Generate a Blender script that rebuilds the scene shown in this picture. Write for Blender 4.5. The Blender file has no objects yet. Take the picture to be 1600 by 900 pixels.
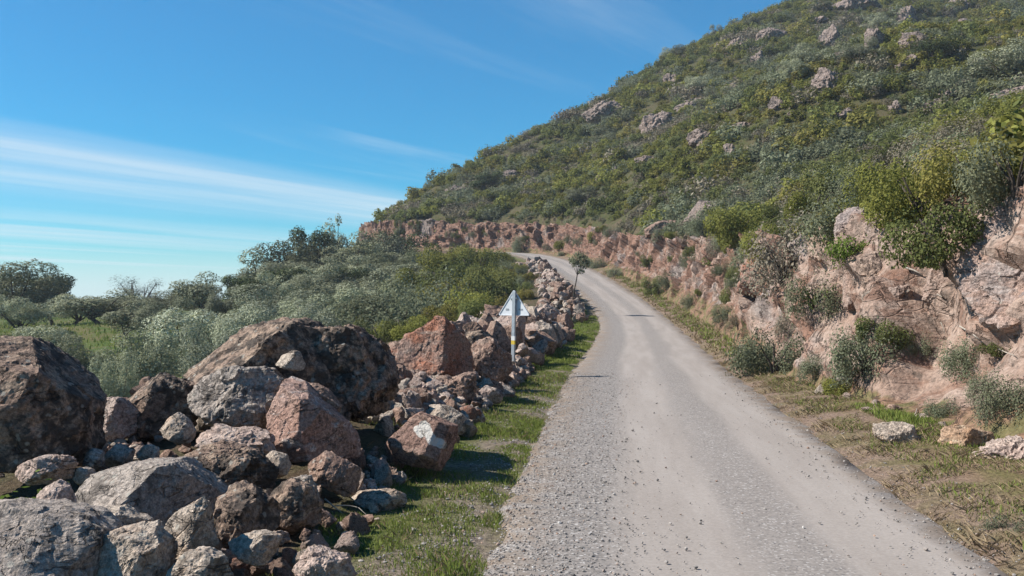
import bpy, bmesh, math, random
import numpy as np
from mathutils import Vector, Matrix
from mathutils.bvhtree import BVHTree

random.seed(7)
RNG = np.random.default_rng(7)
scene = bpy.context.scene
COL = scene.collection
R = math.radians

# ------------------------------------------------------------------ camera
EYE = 1.7
FPX = 1500.0                    # focal length in photograph pixels (1600 wide)
HOR = 465.0                     # row of the horizon
cam_d = bpy.data.cameras.new('camera')
cam_d.sensor_width = 36.0
cam_d.lens = 36.0 * FPX / 1600.0
cam_d.shift_y = (HOR - 450.0) / 1600.0
cam_d.clip_start = 0.1
cam_d.clip_end = 6000.0
cam = bpy.data.objects.new('camera', cam_d)
cam.location = (0, 0, EYE)
cam.rotation_euler = (R(90), 0, 0)
COL.objects.link(cam)
scene.camera = cam

# ------------------------------------------------------------------ sky, sun, exposure
SUN = Vector((-1.0, 0.02, 0.90)).normalized()
SUN_EL = math.asin(SUN.z)
SUN_ROT = math.atan2(SUN.x, SUN.y)
world = bpy.data.worlds.new('World')
scene.world = world
world.use_nodes = True


def build_sky():
    nt = world.node_tree
    N, L = nt.nodes, nt.links
    N.clear()
    out = N.new('ShaderNodeOutputWorld')
    bg = N.new('ShaderNodeBackground')
    bg.inputs['Strength'].default_value = 0.067
    L.new(bg.outputs[0], out.inputs[0])
    sky = N.new('ShaderNodeTexSky')
    sky.sky_type = 'NISHITA'
    sky.sun_disc = False
    sky.sun_elevation = SUN_EL
    sky.sun_rotation = SUN_ROT
    sky.altitude = 300
    sky.air_density = 1.0
    sky.dust_density = 0.25
    sky.ozone_density = 2.5
    hs = N.new('ShaderNodeHueSaturation')
    hs.inputs['Saturation'].default_value = 1.14
    hs.inputs['Value'].default_value = 1.0
    hs.inputs['Hue'].default_value = 0.5
    tint = N.new('ShaderNodeVectorMath')
    tint.operation = 'MULTIPLY'
    tint.inputs[1].default_value = (0.46, 0.95, 1.15)
    L.new(sky.outputs[0], tint.inputs[0])
    L.new(tint.outputs[0], hs.inputs['Color'])
    tc = N.new('ShaderNodeTexCoord')
    sep = N.new('ShaderNodeSeparateXYZ')
    L.new(tc.outputs['Generated'], sep.inputs[0])

    def math_n(op, a, b=None, c=None, clamp=False):
        m = N.new('ShaderNodeMath')
        m.operation = op
        m.use_clamp = clamp
        for i, v in enumerate((a, b, c)):
            if v is None:
                continue
            if isinstance(v, (int, float)):
                m.inputs[i].default_value = v
            else:
                L.new(v, m.inputs[i])
        return m.outputs[0]
    zz = math_n('ADD', math_n('MAXIMUM', sep.outputs[2], 0.0), 0.012)
    px = math_n('DIVIDE', sep.outputs[0], zz)
    py = math_n('DIVIDE', sep.outputs[1], zz)
    # high cloud drawn out along one wind direction: a along it, b across it
    a = math_n('ADD', math_n('MULTIPLY', px, 0.506), math_n('MULTIPLY', py, 0.862))
    b = math_n('SUBTRACT', math_n('MULTIPLY', px, 0.862), math_n('MULTIPLY', py, 0.506))

    def noise(sa, sb, scale, detail, off, rough=0.55, dist=0.0):
        cb = N.new('ShaderNodeCombineXYZ')
        L.new(math_n('MULTIPLY', a, sa), cb.inputs[0])
        L.new(math_n('MULTIPLY', b, sb), cb.inputs[1])
        cb.inputs[2].default_value = off
        n = N.new('ShaderNodeTexNoise')
        n.inputs['Scale'].default_value = scale
        n.inputs['Detail'].default_value = detail
        n.inputs['Roughness'].default_value = rough
        n.inputs['Distortion'].default_value = dist
        L.new(cb.outputs[0], n.inputs['Vector'])
        return n.outputs[0]

    def ramp(v, lo, hi):
        m = N.new('ShaderNodeMapRange')
        m.interpolation_type = 'SMOOTHSTEP'
        m.inputs[1].default_value = lo
        m.inputs[2].default_value = hi
        L.new(v, m.inputs[0])
        return m.outputs[0]
    wob = math_n('MULTIPLY', math_n('SUBTRACT', noise(0.12, 0.35, 1.0, 3, 3.1), 0.5), 1.6)
    bw = math_n('ADD', b, wob)
    band = math_n('MULTIPLY', ramp(bw, -8.7, -6.3), math_n('SUBTRACT', 1.0, ramp(bw, -5.7, -4.7)))
    fib = noise(0.16, 1.7, 1.0, 7, 1.7, 0.62, 0.3)
    band = math_n('MULTIPLY', band, math_n('ADD', 0.4, math_n('MULTIPLY', ramp(fib, 0.25, 0.75), 0.6)))
    low = math_n('MULTIPLY', math_n('SUBTRACT', 1.0, ramp(b, -11.0, -7.6)), ramp(noise(0.05, 0.55, 1.0, 6, 5.5, 0.6, 0.4), 0.22, 0.80))
    wisp = math_n('MULTIPLY', ramp(noise(0.22, 1.35, 1.0, 7, 9.3, 0.6, 0.5), 0.5, 0.82), ramp(noise(0.3, 0.5, 1.0, 2, 2.2), 0.38, 0.66))
    dens = math_n('ADD', math_n('MULTIPLY', band, 0.66), math_n('MULTIPLY', low, 0.8))
    dens = math_n('ADD', dens, math_n('MULTIPLY', wisp, 0.28), clamp=True)
    hz = math_n('MULTIPLY', math_n('SUBTRACT', 1.0, ramp(sep.outputs[2], 0.0, 0.07)), 0.75)
    dens = math_n('MAXIMUM', dens, hz)
    mix = N.new('ShaderNodeMix')
    mix.data_type = 'RGBA'
    L.new(dens, mix.inputs['Factor'])
    L.new(hs.outputs[0], mix.inputs['A'])
    mix.inputs['B'].default_value = (6.6, 7.6, 8.2, 1)
    L.new(mix.outputs['Result'], bg.inputs['Color'])


build_sky()
sun_d = bpy.data.lights.new('sun', 'SUN')
sun_d.energy = 5.0
sun_d.angle = R(0.5)
sun_d.color = (1.0, 0.945, 0.87)
sun = bpy.data.objects.new('sun', sun_d)
sun.rotation_euler = SUN.to_track_quat('Z', 'Y').to_euler()
sun.location = (-30, 10, 40)
COL.objects.link(sun)
vs = scene.view_settings
vs.view_transform = 'Standard'
vs.look = 'None'
vs.exposure = 0.8
vs.gamma = 1.0
vs.use_curve_mapping = False
scene.render.engine = 'CYCLES'
scene.cycles.max_bounces = 5
scene.cycles.diffuse_bounces = 2
scene.cycles.transparent_max_bounces = 4
scene.cycles.use_adaptive_sampling = True

# ------------------------------------------------------------------ numeric helpers
_perm = RNG.permutation(256)
_perm = np.concatenate([_perm, _perm, _perm])
_grad = RNG.normal(size=(256, 3))
_grad /= np.linalg.norm(_grad, axis=1)[:, None]


def perlin(p):
    p = np.asarray(p, float)
    i = np.floor(p).astype(int)
    f = p - i
    u = f * f * f * (f * (f * 6 - 15) + 10)
    i &= 255
    out = np.zeros(len(p))
    for dx in (0, 1):
        for dy in (0, 1):
            for dz in (0, 1):
                h = _perm[_perm[_perm[(i[:, 0] + dx) & 255] + ((i[:, 1] + dy) & 255)] + ((i[:, 2] + dz) & 255)]
                g = _grad[h]
                d = g[:, 0] * (f[:, 0] - dx) + g[:, 1] * (f[:, 1] - dy) + g[:, 2] * (f[:, 2] - dz)
                w = (u[:, 0] if dx else 1 - u[:, 0]) * (u[:, 1] if dy else 1 - u[:, 1]) * (u[:, 2] if dz else 1 - u[:, 2])
                out += w * d
    return out * 1.5


def fbm(p, octaves=4, gain=0.5, lac=2.03):
    p = np.asarray(p, float)
    s, a = np.zeros(len(p)), 1.0
    for _ in range(octaves):
        s += a * perlin(p)
        p = p * lac + 17.3
        a *= gain
    return s


def smooth(t):
    t = np.clip(t, 0, 1)
    return t * t * (3 - 2 * t)


def cells(p, seed=0):
    """nearest jittered lattice seed of each point: (seed position, 4 randoms per cell)"""
    p = np.asarray(p, float)
    b = np.floor(p).astype(int)
    best = np.full(len(p), 1e9)
    pos = np.zeros_like(p)
    rnd = np.zeros((len(p), 4))
    for dx in (-1, 0, 1):
        for dy in (-1, 0, 1):
            for dz in (-1, 0, 1):
                c = b + (dx, dy, dz)
                h = _perm[_perm[_perm[(c[:, 0] + seed) & 255] + (c[:, 1] & 255)] + (c[:, 2] & 255)]
                j = np.stack([_perm[h + 11], _perm[h + 37], _perm[h + 71]], 1) / 255.0
                q = c + 0.1 + 0.8 * j
                d = ((p - q) ** 2).sum(1)
                m = d < best
                best[m] = d[m]
                pos[m] = q[m]
                rnd[m] = (np.stack([_perm[h + 101], _perm[h + 131], _perm[h + 163], _perm[h + 197]], 1) / 255.0)[m]
    return pos, rnd


def mesh_from(name, v, f, mat=None, smooth_shade=True):
    v = np.ascontiguousarray(v, dtype=np.float32)
    f = np.ascontiguousarray(f, dtype=np.int32)
    me = bpy.data.meshes.new(name)
    k = f.shape[1]
    me.vertices.add(len(v))
    me.vertices.foreach_set('co', v.ravel())
    me.loops.add(f.size)
    me.loops.foreach_set('vertex_index', f.ravel())
    me.polygons.add(len(f))
    me.polygons.foreach_set('loop_start', np.arange(0, f.size, k, dtype=np.int32))
    me.polygons.foreach_set('use_smooth', np.full(len(f), smooth_shade))
    me.update(calc_edges=True)
    if mat:
        me.materials.append(mat)
    return me


def float_attr(me, name, vals):
    a = me.attributes.new(name, 'FLOAT', 'POINT')
    a.data.foreach_set('value', np.ascontiguousarray(vals, dtype=np.float32))


def color_attr(me, name, rgb):
    a = me.color_attributes.new(name, 'FLOAT_COLOR', 'POINT')
    c = np.ones((len(rgb), 4), np.float32)
    c[:, :3] = rgb
    a.data.foreach_set('color', c.ravel())


def link(name, me, parent=None, loc=None):
    o = bpy.data.objects.new(name, me)
    COL.objects.link(o)
    if parent:
        o.parent = parent
    if loc is not None:
        o.location = loc
    return o


def tag(o, label=None, cat=None, group=None, kind=None):
    if label:
        o['label'] = label
    if cat:
        o['category'] = cat
    if group:
        o['group'] = group
    if kind:
        o['kind'] = kind
    return o


def empty(name, loc, rz=0.0):
    o = bpy.data.objects.new(name, None)
    o.empty_display_size = 0.2
    o.location = loc
    o.rotation_euler = (0, 0, rz)
    COL.objects.link(o)
    return o


def copy_tree(o, parent=None):
    c = o.copy()
    COL.objects.link(c)
    c.parent = parent
    for ch in list(o.children):
        copy_tree(ch, c)
    return c


def tube(path, radii, n=7):
    """swept tube through a list of points: (verts, quads)"""
    path = np.asarray(path, float)
    V, F = [], []
    up = np.array([0.13, 0.31, 0.94])
    for i, p in enumerate(path):
        t = path[min(i + 1, len(path) - 1)] - path[max(i - 1, 0)]
        t = t / (np.linalg.norm(t) + 1e-9)
        a = np.cross(t, up)
        if np.linalg.norm(a) < 0.2:
            a = np.cross(t, [1, 0, 0])
        a /= np.linalg.norm(a)
        b = np.cross(t, a)
        for k in range(n):
            an = 2 * math.pi * k / n
            V.append(p + radii[i] * (math.cos(an) * a + math.sin(an) * b))
    for i in range(len(path) - 1):
        for k in range(n):
            F.append((i * n + k, i * n + (k + 1) % n, (i + 1) * n + (k + 1) % n, (i + 1) * n + k))
    V.append(path[-1])
    e = len(V) - 1
    b0 = (len(path) - 1) * n
    for k in range(n):
        F.append((b0 + k, b0 + (k + 1) % n, e, e))
    return np.array(V), np.array(F)


def joined(parts):
    V, F, o = [], [], 0
    for v, f in parts:
        V.append(v)
        F.append(f + o)
        o += len(v)
    return np.concatenate(V), np.concatenate(F)


def mesh_mixed(name, v, f, mat):
    """quads of which some are triangles written with a repeated last index"""
    me = bpy.data.meshes.new(name)
    me.from_pydata([tuple(p) for p in v], [], [tuple(q[:3]) if q[2] == q[3] else tuple(q) for q in f.tolist()])
    me.polygons.foreach_set('use_smooth', np.full(len(me.polygons), True))
    me.materials.append(mat)
    me.update()
    return me


# ------------------------------------------------------------------ materials
ALBEDO = 0.80      # one factor on every surface colour, set together with the exposure


class NT:
    def __init__(self, name):
        self.m = bpy.data.materials.new(name)
        self.m.use_nodes = True
        self.t = self.m.node_tree
        self.N, self.L = self.t.nodes, self.t.links
        self.N.clear()
        self.out = self.N.new('ShaderNodeOutputMaterial')

    def n(self, t, **kw):
        x = self.N.new(t)
        for k, v in kw.items():
            setattr(x, k, v)
        return x

    def put(self, sock, v):
        if hasattr(v, 'node'):
            self.L.new(v, sock)
        else:
            sock.default_value = (*[q * ALBEDO for q in v], 1) if isinstance(v, tuple) and len(v) == 3 and sock.type == 'RGBA' else v

    def noise(self, vec, scale, detail=4, rough=0.55, dist=0.0, color=False):
        x = self.n('ShaderNodeTexNoise')
        x.inputs['Scale'].default_value = scale
        x.inputs['Detail'].default_value = detail
        x.inputs['Roughness'].default_value = rough
        x.inputs['Distortion'].default_value = dist
        self.L.new(vec, x.inputs['Vector'])
        return x.outputs[1 if color else 0]

    def voro(self, vec, scale, feature='F1', out='Distance'):
        x = self.n('ShaderNodeTexVoronoi', feature=feature)
        x.inputs['Scale'].default_value = scale
        self.L.new(vec, x.inputs['Vector'])
        return x.outputs[out]

    def rng(self, v, lo, hi, a=0.0, b=1.0):
        x = self.n('ShaderNodeMapRange', interpolation_type='SMOOTHSTEP')
        self.put(x.inputs[0], v)
        for i, q in enumerate((lo, hi, a, b)):
            x.inputs[i + 1].default_value = q
        return x.outputs[0]

    def math(self, op, a, b=0.0, clamp=False):
        x = self.n('ShaderNodeMath', operation=op, use_clamp=clamp)
        self.put(x.inputs[0], a)
        self.put(x.inputs[1], b)
        return x.outputs[0]

    def mix(self, f, a, b, blend='MIX'):
        x = self.n('ShaderNodeMix', data_type='RGBA', blend_type=blend)
        self.put(x.inputs['Factor'], f)
        self.put(x.inputs['A'], a)
        self.put(x.inputs['B'], b)
        return x.outputs['Result']

    def scale_vec(self, vec, s):
        x = self.n('ShaderNodeMapping')
        x.inputs['Scale'].default_value = s
        self.L.new(vec, x.inputs['Vector'])
        return x.outputs[0]

    def bump(self, h, strength, dist, normal=None):
        x = self.n('ShaderNodeBump')
        x.inputs['Strength'].default_value = strength
        x.inputs['Distance'].default_value = dist
        self.put(x.inputs['Height'], h)
        if normal is not None:
            self.L.new(normal, x.inputs['Normal'])
        return x.outputs[0]

    def principled(self, color, rough=0.9, normal=None, spec=0.2, metallic=0.0):
        x = self.n('ShaderNodeBsdfPrincipled')
        self.put(x.inputs['Base Color'], color)
        self.put(x.inputs['Roughness'], rough)
        x.inputs['Specular IOR Level'].default_value = spec
        x.inputs['Metallic'].default_value = metallic
        if normal is not None:
            self.L.new(normal, x.inputs['Normal'])
        self.L.new(x.outputs[0], self.out.inputs[0])
        return self.m


def rock_mat(name, c1, c2, c3, dark, dark_amt, pale_amt, stain=False, sc=1.0):
    """c1/c2 two tones of the stone, c3 an iron or vein tone, dark lichen patches, pale lichen spots"""
    k = NT(name)
    tc = k.n('ShaderNodeTexCoord')
    oi = k.n('ShaderNodeObjectInfo')
    off = k.n('ShaderNodeCombineXYZ')
    for i, m in enumerate((37.0, 71.0, 53.0)):
        k.L.new(k.math('MULTIPLY', oi.outputs['Random'], m), off.inputs[i])
    va = k.n('ShaderNodeVectorMath', operation='ADD')
    k.L.new(tc.outputs['Object'], va.inputs[0])
    k.L.new(off.outputs[0], va.inputs[1])
    v = k.scale_vec(va.outputs[0], (sc, sc, sc))
    big = k.noise(v, 1.9, 5, 0.6, 0.5)
    mid = k.noise(v, 6.5, 6, 0.65, 0.3)
    fine = k.noise(v, 34.0, 5, 0.7)
    vein = k.noise(k.scale_vec(v, (1.0, 1.0, 3.2)), 2.6, 6, 0.6, 1.2)
    col = k.mix(k.rng(big, 0.35, 0.65), c1, c2)
    col = k.mix(k.math('MULTIPLY', k.rng(vein, 0.52, 0.66), 0.75), col, c3)
    lum = k.math('MULTIPLY', k.rng(fine, 0.3, 0.7, 0.5, 1.42), k.rng(k.noise(v, 110.0, 3, 0.7), 0.3, 0.7, 0.72, 1.25))
    g = k.n('ShaderNodeCombineXYZ')
    for i in range(3):
        k.L.new(lum, g.inputs[i])
    col = k.mix(1.0, col, g.outputs[0], 'MULTIPLY')
    lich = k.math('ADD', k.math('MULTIPLY', mid, 0.62), k.math('MULTIPLY', big, 0.38))
    lo = 0.62 - 0.26 * dark_amt
    col = k.mix(k.math('MULTIPLY', k.rng(lich, lo, lo + 0.09), 0.85), col, dark)
    sp = k.voro(v, 13.0)
    spm = k.math('MULTIPLY', k.rng(sp, 0.30, 0.16), k.rng(k.noise(v, 4.0, 3), 0.64 - 0.2 * pale_amt, 0.70 - 0.2 * pale_amt))
    col = k.mix(k.math('MULTIPLY', spm, 0.7), col, (0.44, 0.41, 0.35))
    if stain:
        a = k.n('ShaderNodeAttribute', attribute_name='stain')
        e = k.math('ADD', a.outputs['Fac'], k.math('MULTIPLY', k.math('SUBTRACT', mid, 0.5), 0.9))
        col = k.mix(k.rng(e, 0.42, 0.56), col, (0.66, 0.62, 0.56))
    h = k.math('ADD', k.math('MULTIPLY', mid, 0.6), k.math('MULTIPLY', fine, 0.35))
    crack = k.voro(k.scale_vec(v, (1, 1, 1.7)), 5.0, 'DISTANCE_TO_EDGE')
    h = k.math('ADD', h, k.math('MULTIPLY', k.rng(crack, 0.0, 0.03, -0.25, 0.0), k.rng(big, 0.5, 0.7)))
    fis = k.math('ABSOLUTE', k.math('SUBTRACT', k.noise(k.scale_vec(v, (1.0, 0.8, 1.9)), 2.1, 5, 0.55, 0.9), 0.5))
    fm = k.math('MULTIPLY', k.rng(fis, 0.0, 0.013, 1.0, 0.0), k.rng(mid, 0.40, 0.58))
    col = k.mix(k.math('MULTIPLY', fm, 0.5), col, (0.055, 0.045, 0.04))
    h = k.math('SUBTRACT', h, k.math('MULTIPLY', fm, 0.5))
    nrm = k.bump(h, 1.0, 0.05 / sc)
    return k.principled(col, 0.93, nrm, 0.15)


def leaf_mat(name, c1, c2, c3, trans=0.22, var=0.35):
    k = NT(name)
    ge = k.n('ShaderNodeNewGeometry')
    oi = k.n('ShaderNodeObjectInfo')
    r1 = ge.outputs['Random Per Island']
    col = k.mix(r1, c1, c2)
    col = k.mix(k.rng(oi.outputs['Random'], 0.45, 1.0, 0.0, 0.75), col, c3)
    hs = k.n('ShaderNodeHueSaturation')
    rr = k.math('FRACT', k.math('MULTIPLY', oi.outputs['Random'], 13.7))
    k.L.new(k.rng(rr, 0, 1, 1.0 - var, 1.0 + var), hs.inputs['Value'])
    k.put(hs.inputs['Color'], col)
    d = k.n('ShaderNodeBsdfDiffuse')
    t = k.n('ShaderNodeBsdfTranslucent')
    k.L.new(hs.outputs[0], d.inputs[0])
    k.L.new(hs.outputs[0], t.inputs[0])
    m = k.n('ShaderNodeMixShader')
    m.inputs[0].default_value = trans
    k.L.new(d.outputs[0], m.inputs[1])
    k.L.new(t.outputs[0], m.inputs[2])
    k.L.new(m.outputs[0], k.out.inputs[0])
    return k.m


def plain_mat(name, c, rough=0.8, var=0.25, scale=8.0, bump=0.3, metallic=0.0, spec=0.3, dist=0.01):
    k = NT(name)
    tc = k.n('ShaderNodeTexCoord')
    n = k.noise(tc.outputs['Object'], scale, 5)
    lo = tuple(x * (1 - var) for x in c)
    hi = tuple(min(1, x * (1 + var)) for x in c)
    col = k.mix(k.rng(n, 0.3, 0.7), lo, hi)
    return k.principled(col, rough, k.bump(n, bump, dist), spec, metallic)


M = {}
M['dark'] = rock_mat('dark_lichen_rock', (0.27, 0.185, 0.14), (0.39, 0.285, 0.21), (0.45, 0.335, 0.245), (0.052, 0.044, 0.039), 0.60, 0.8)
M['slate'] = rock_mat('grey_lichen_rock', (0.36, 0.30, 0.255), (0.44, 0.375, 0.32), (0.48, 0.40, 0.335), (0.10, 0.085, 0.073), 0.42, 0.8)
M['pink'] = rock_mat('pinkish_rock', (0.44, 0.32, 0.265), (0.54, 0.42, 0.35), (0.56, 0.47, 0.405), (0.19, 0.135, 0.11), 0.2, 0.5)
M['tan'] = rock_mat('tan_rock', (0.43, 0.35, 0.28), (0.52, 0.43, 0.345), (0.46, 0.33, 0.24), (0.15, 0.12, 0.095), 0.3, 0.7)
M['brown'] = rock_mat('brown_rock', (0.29, 0.185, 0.14), (0.37, 0.25, 0.19), (0.44, 0.32, 0.25), (0.10, 0.073, 0.06), 0.4, 0.5)
M['stained'] = rock_mat('white_stained_rock', (0.29, 0.18, 0.14), (0.34, 0.22, 0.175), (0.38, 0.27, 0.21), (0.13, 0.085, 0.065), 0.25, 0.3, stain=True)
M['red'] = rock_mat('red_rock', (0.36, 0.155, 0.095), (0.36, 0.245, 0.195), (0.38, 0.29, 0.235), (0.15, 0.095, 0.075), 0.28, 0.4)
M['slab'] = rock_mat('streaked_slab_rock', (0.38, 0.225, 0.17), (0.46, 0.31, 0.25), (0.68, 0.60, 0.54), (0.22, 0.13, 0.10), 0.12, 0.2)
M['orange'] = rock_mat('orange_rock', (0.42, 0.24, 0.135), (0.46, 0.32, 0.22), (0.48, 0.39, 0.28), (0.2, 0.13, 0.09), 0.2, 0.4)
M['outcrop'] = rock_mat('weathered_outcrop_rock', (0.30, 0.23, 0.195), (0.37, 0.29, 0.25), (0.30, 0.215, 0.17), (0.10, 0.083, 0.073), 0.5, 0.3, sc=0.45)
M['face'] = rock_mat('lilac_grey_rock', (0.36, 0.29, 0.26), (0.40, 0.265, 0.205), (0.47, 0.40, 0.36), (0.24, 0.20, 0.19), 0.3, 0.4, sc=0.8)

M['olive'] = leaf_mat('olive_leaves', (0.22, 0.23, 0.135), (0.42, 0.43, 0.30), (0.19, 0.20, 0.11), 0.16, 0.4)
M['olive_silver'] = leaf_mat('silver_olive_leaves', (0.27, 0.29, 0.18), (0.54, 0.56, 0.42), (0.30, 0.32, 0.20), 0.16, 0.25)
M['olive_dark'] = leaf_mat('dark_tree_leaves', (0.055, 0.075, 0.035), (0.12, 0.145, 0.07), (0.08, 0.095, 0.05), 0.15, 0.25)
M['grey_twig'] = leaf_mat('bare_grey_twigs', (0.16, 0.155, 0.15), (0.26, 0.25, 0.235), (0.18, 0.18, 0.16), 0.1, 0.15)
M['maquis'] = leaf_mat('green_scrub_leaves', (0.19, 0.20, 0.05), (0.28, 0.28, 0.08), (0.275, 0.23, 0.075), 0.35, 0.25)
M['maquis_dark'] = leaf_mat('dark_scrub_leaves', (0.135, 0.155, 0.055), (0.21, 0.23, 0.085), (0.18, 0.185, 0.07), 0.33, 0.25)
M['maquis_grey'] = leaf_mat('grey_scrub_leaves', (0.165, 0.185, 0.105), (0.27, 0.29, 0.19), (0.21, 0.215, 0.13), 0.32, 0.2)
M['maquis_brown'] = leaf_mat('dry_scrub_leaves', (0.19, 0.16, 0.115), (0.30, 0.265, 0.20), (0.22, 0.19, 0.12), 0.2, 0.2)
M['bright'] = leaf_mat('bright_green_leaves', (0.13, 0.19, 0.04), (0.22, 0.28, 0.075), (0.16, 0.22, 0.05), 0.4, 0.15)
M['grass'] = leaf_mat('verge_grass_blades', (0.14, 0.19, 0.04), (0.29, 0.33, 0.095), (0.17, 0.215, 0.05), 0.3, 0.1)
M['straw'] = leaf_mat('dry_grass_blades', (0.19, 0.135, 0.08), (0.44, 0.34, 0.215), (0.25, 0.18, 0.1), 0.15, 0.1)
M['bark'] = plain_mat('grey_bark', (0.075, 0.06, 0.048), 0.95, 0.4, 9.0, 0.8)
M['twig'] = plain_mat('bleached_wood', (0.42, 0.37, 0.31), 0.9, 0.25, 20.0, 0.4)
M['galv'] = plain_mat('galvanised_steel', (0.46, 0.49, 0.51), 0.45, 0.12, 14.0, 0.05, 0.35, 0.5)
M['plate'] = plain_mat('weathered_white_sheet', (0.74, 0.76, 0.78), 0.45, 0.06, 6.0, 0.02, 0.0, 0.5)
M['white_paint'] = plain_mat('white_paint', (0.78, 0.77, 0.74), 0.6, 0.06, 30.0, 0.05)
M['yellow_paint'] = plain_mat('yellow_paint', (0.72, 0.50, 0.06), 0.6, 0.1, 30.0, 0.05)
M['label_ink'] = plain_mat('grey_sticker', (0.30, 0.32, 0.34), 0.6, 0.1, 30.0, 0.02)


M['cutblock'] = rock_mat('cut_block_rock', (0.36, 0.25, 0.20), (0.44, 0.34, 0.285), (0.29, 0.18, 0.135), (0.14, 0.108, 0.09), 0.4, 0.2, sc=0.9)
M['cutorange'] = rock_mat('cut_orange_rock', (0.36, 0.235, 0.16), (0.41, 0.30, 0.235), (0.30, 0.19, 0.135), (0.15, 0.11, 0.09), 0.35, 0.2, sc=0.9)


def ground_material():
    k = NT('ground_soil_and_grass')
    ge = k.n('ShaderNodeNewGeometry')
    pos = ge.outputs['Position']
    a = k.n('ShaderNodeAttribute', attribute_name='tone')
    b = k.n('ShaderNodeAttribute', attribute_name='tone_alt')
    n1 = k.noise(pos, 1.3, 7, 0.62, 0.4)
    n2 = k.noise(pos, 22.0, 5, 0.65)
    n3 = k.noise(pos, 0.18, 5, 0.6)
    f = k.math('ADD', k.math('MULTIPLY', n1, 0.6), k.math('MULTIPLY', n3, 0.4))
    col = k.mix(k.rng(f, 0.43, 0.57), a.outputs['Color'], b.outputs['Color'])
    lum = k.rng(n2, 0.25, 0.75, 0.55, 1.4)
    g = k.n('ShaderNodeCombineXYZ')
    for i in range(3):
        k.L.new(lum, g.inputs[i])
    col = k.mix(1.0, col, g.outputs[0], 'MULTIPLY')
    h = k.math('ADD', k.math('MULTIPLY', n1, 0.5), n2)
    return k.principled(col, 0.97, k.bump(h, 0.8, 0.05), 0.1)


def road_material():
    k = NT('gravel_track')
    uv = k.n('ShaderNodeUVMap', uv_map='UVMap')
    ge = k.n('ShaderNodeNewGeometry')
    pos = ge.outputs['Position']
    sep = k.n('ShaderNodeSeparateXYZ')
    k.L.new(uv.outputs[0], sep.inputs[0])
    u = sep.outputs[0]                                   # metres from the centre line
    st = k.scale_vec(uv.outputs[0], (1.0, 0.09, 1.0))
    w = k.noise(st, 1.6, 4, 0.55)
    uw = k.math('ADD', u, k.math('MULTIPLY', k.math('SUBTRACT', w, 0.5), 0.7))

    def bell(c, r):
        return k.rng(k.math('ABSOLUTE', k.math('SUBTRACT', uw, c)), 0.12, r, 1.0, 0.0)
    track = k.math('MAXIMUM', bell(-0.32, 0.62), bell(1.05, 0.55))
    patch = k.noise(st, 2.6, 5, 0.6)
    stones = k.voro(pos, 44.0, 'F1', 'Color')
    stone2 = k.voro(pos, 62.0, 'F1', 'Color')
    sv = k.n('ShaderNodeSeparateColor')
    k.L.new(stones, sv.inputs[0])
    sv2 = k.n('ShaderNodeSeparateColor')
    k.L.new(stone2, sv2.inputs[0])
    grav = k.mix(sv.outputs[0], (0.195, 0.175, 0.158), (0.32, 0.285, 0.258))
    grav = k.mix(k.rng(sv2.outputs[1], 0.86, 0.97), grav, (0.50, 0.47, 0.44))
    grav = k.mix(k.rng(sv2.outputs[2], 0.10, 0.02), grav, (0.09, 0.09, 0.095))
    dust = k.mix(k.rng(patch, 0.3, 0.7), (0.325, 0.278, 0.24), (0.41, 0.36, 0.318))
    dust = k.mix(0.30, dust, k.mix(sv2.outputs[0], (0.24, 0.22, 0.205), (0.43, 0.39, 0.36)))
    fac = k.math('MULTIPLY', track, k.rng(patch, 0.15, 0.6, 0.55, 1.0))
    fac = k.math('ADD', fac, k.rng(u, -1.1, -0.5, -0.3, 0.28), clamp=True)
    col = k.mix(fac, grav, dust)
    earthy = k.math('MULTIPLY', k.math('ADD', k.rng(u, -1.05, -1.75), k.rng(u, 1.25, 1.75), clamp=True), k.rng(k.noise(pos, 3.0, 5), 0.36, 0.6))
    col = k.mix(k.math('MULTIPLY', earthy, 0.8), col, (0.24, 0.175, 0.12))
    h = k.math('ADD', k.math('MULTIPLY', k.voro(pos, 30.0), -0.8), k.math('MULTIPLY', k.noise(pos, 60.0, 3), 0.5))
    hb = k.math('MULTIPLY', h, k.rng(fac, 0.0, 1.0, 1.0, 0.30))
    return k.principled(col, 0.95, k.bump(hb, 0.4, 0.005), 0.15)


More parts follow.
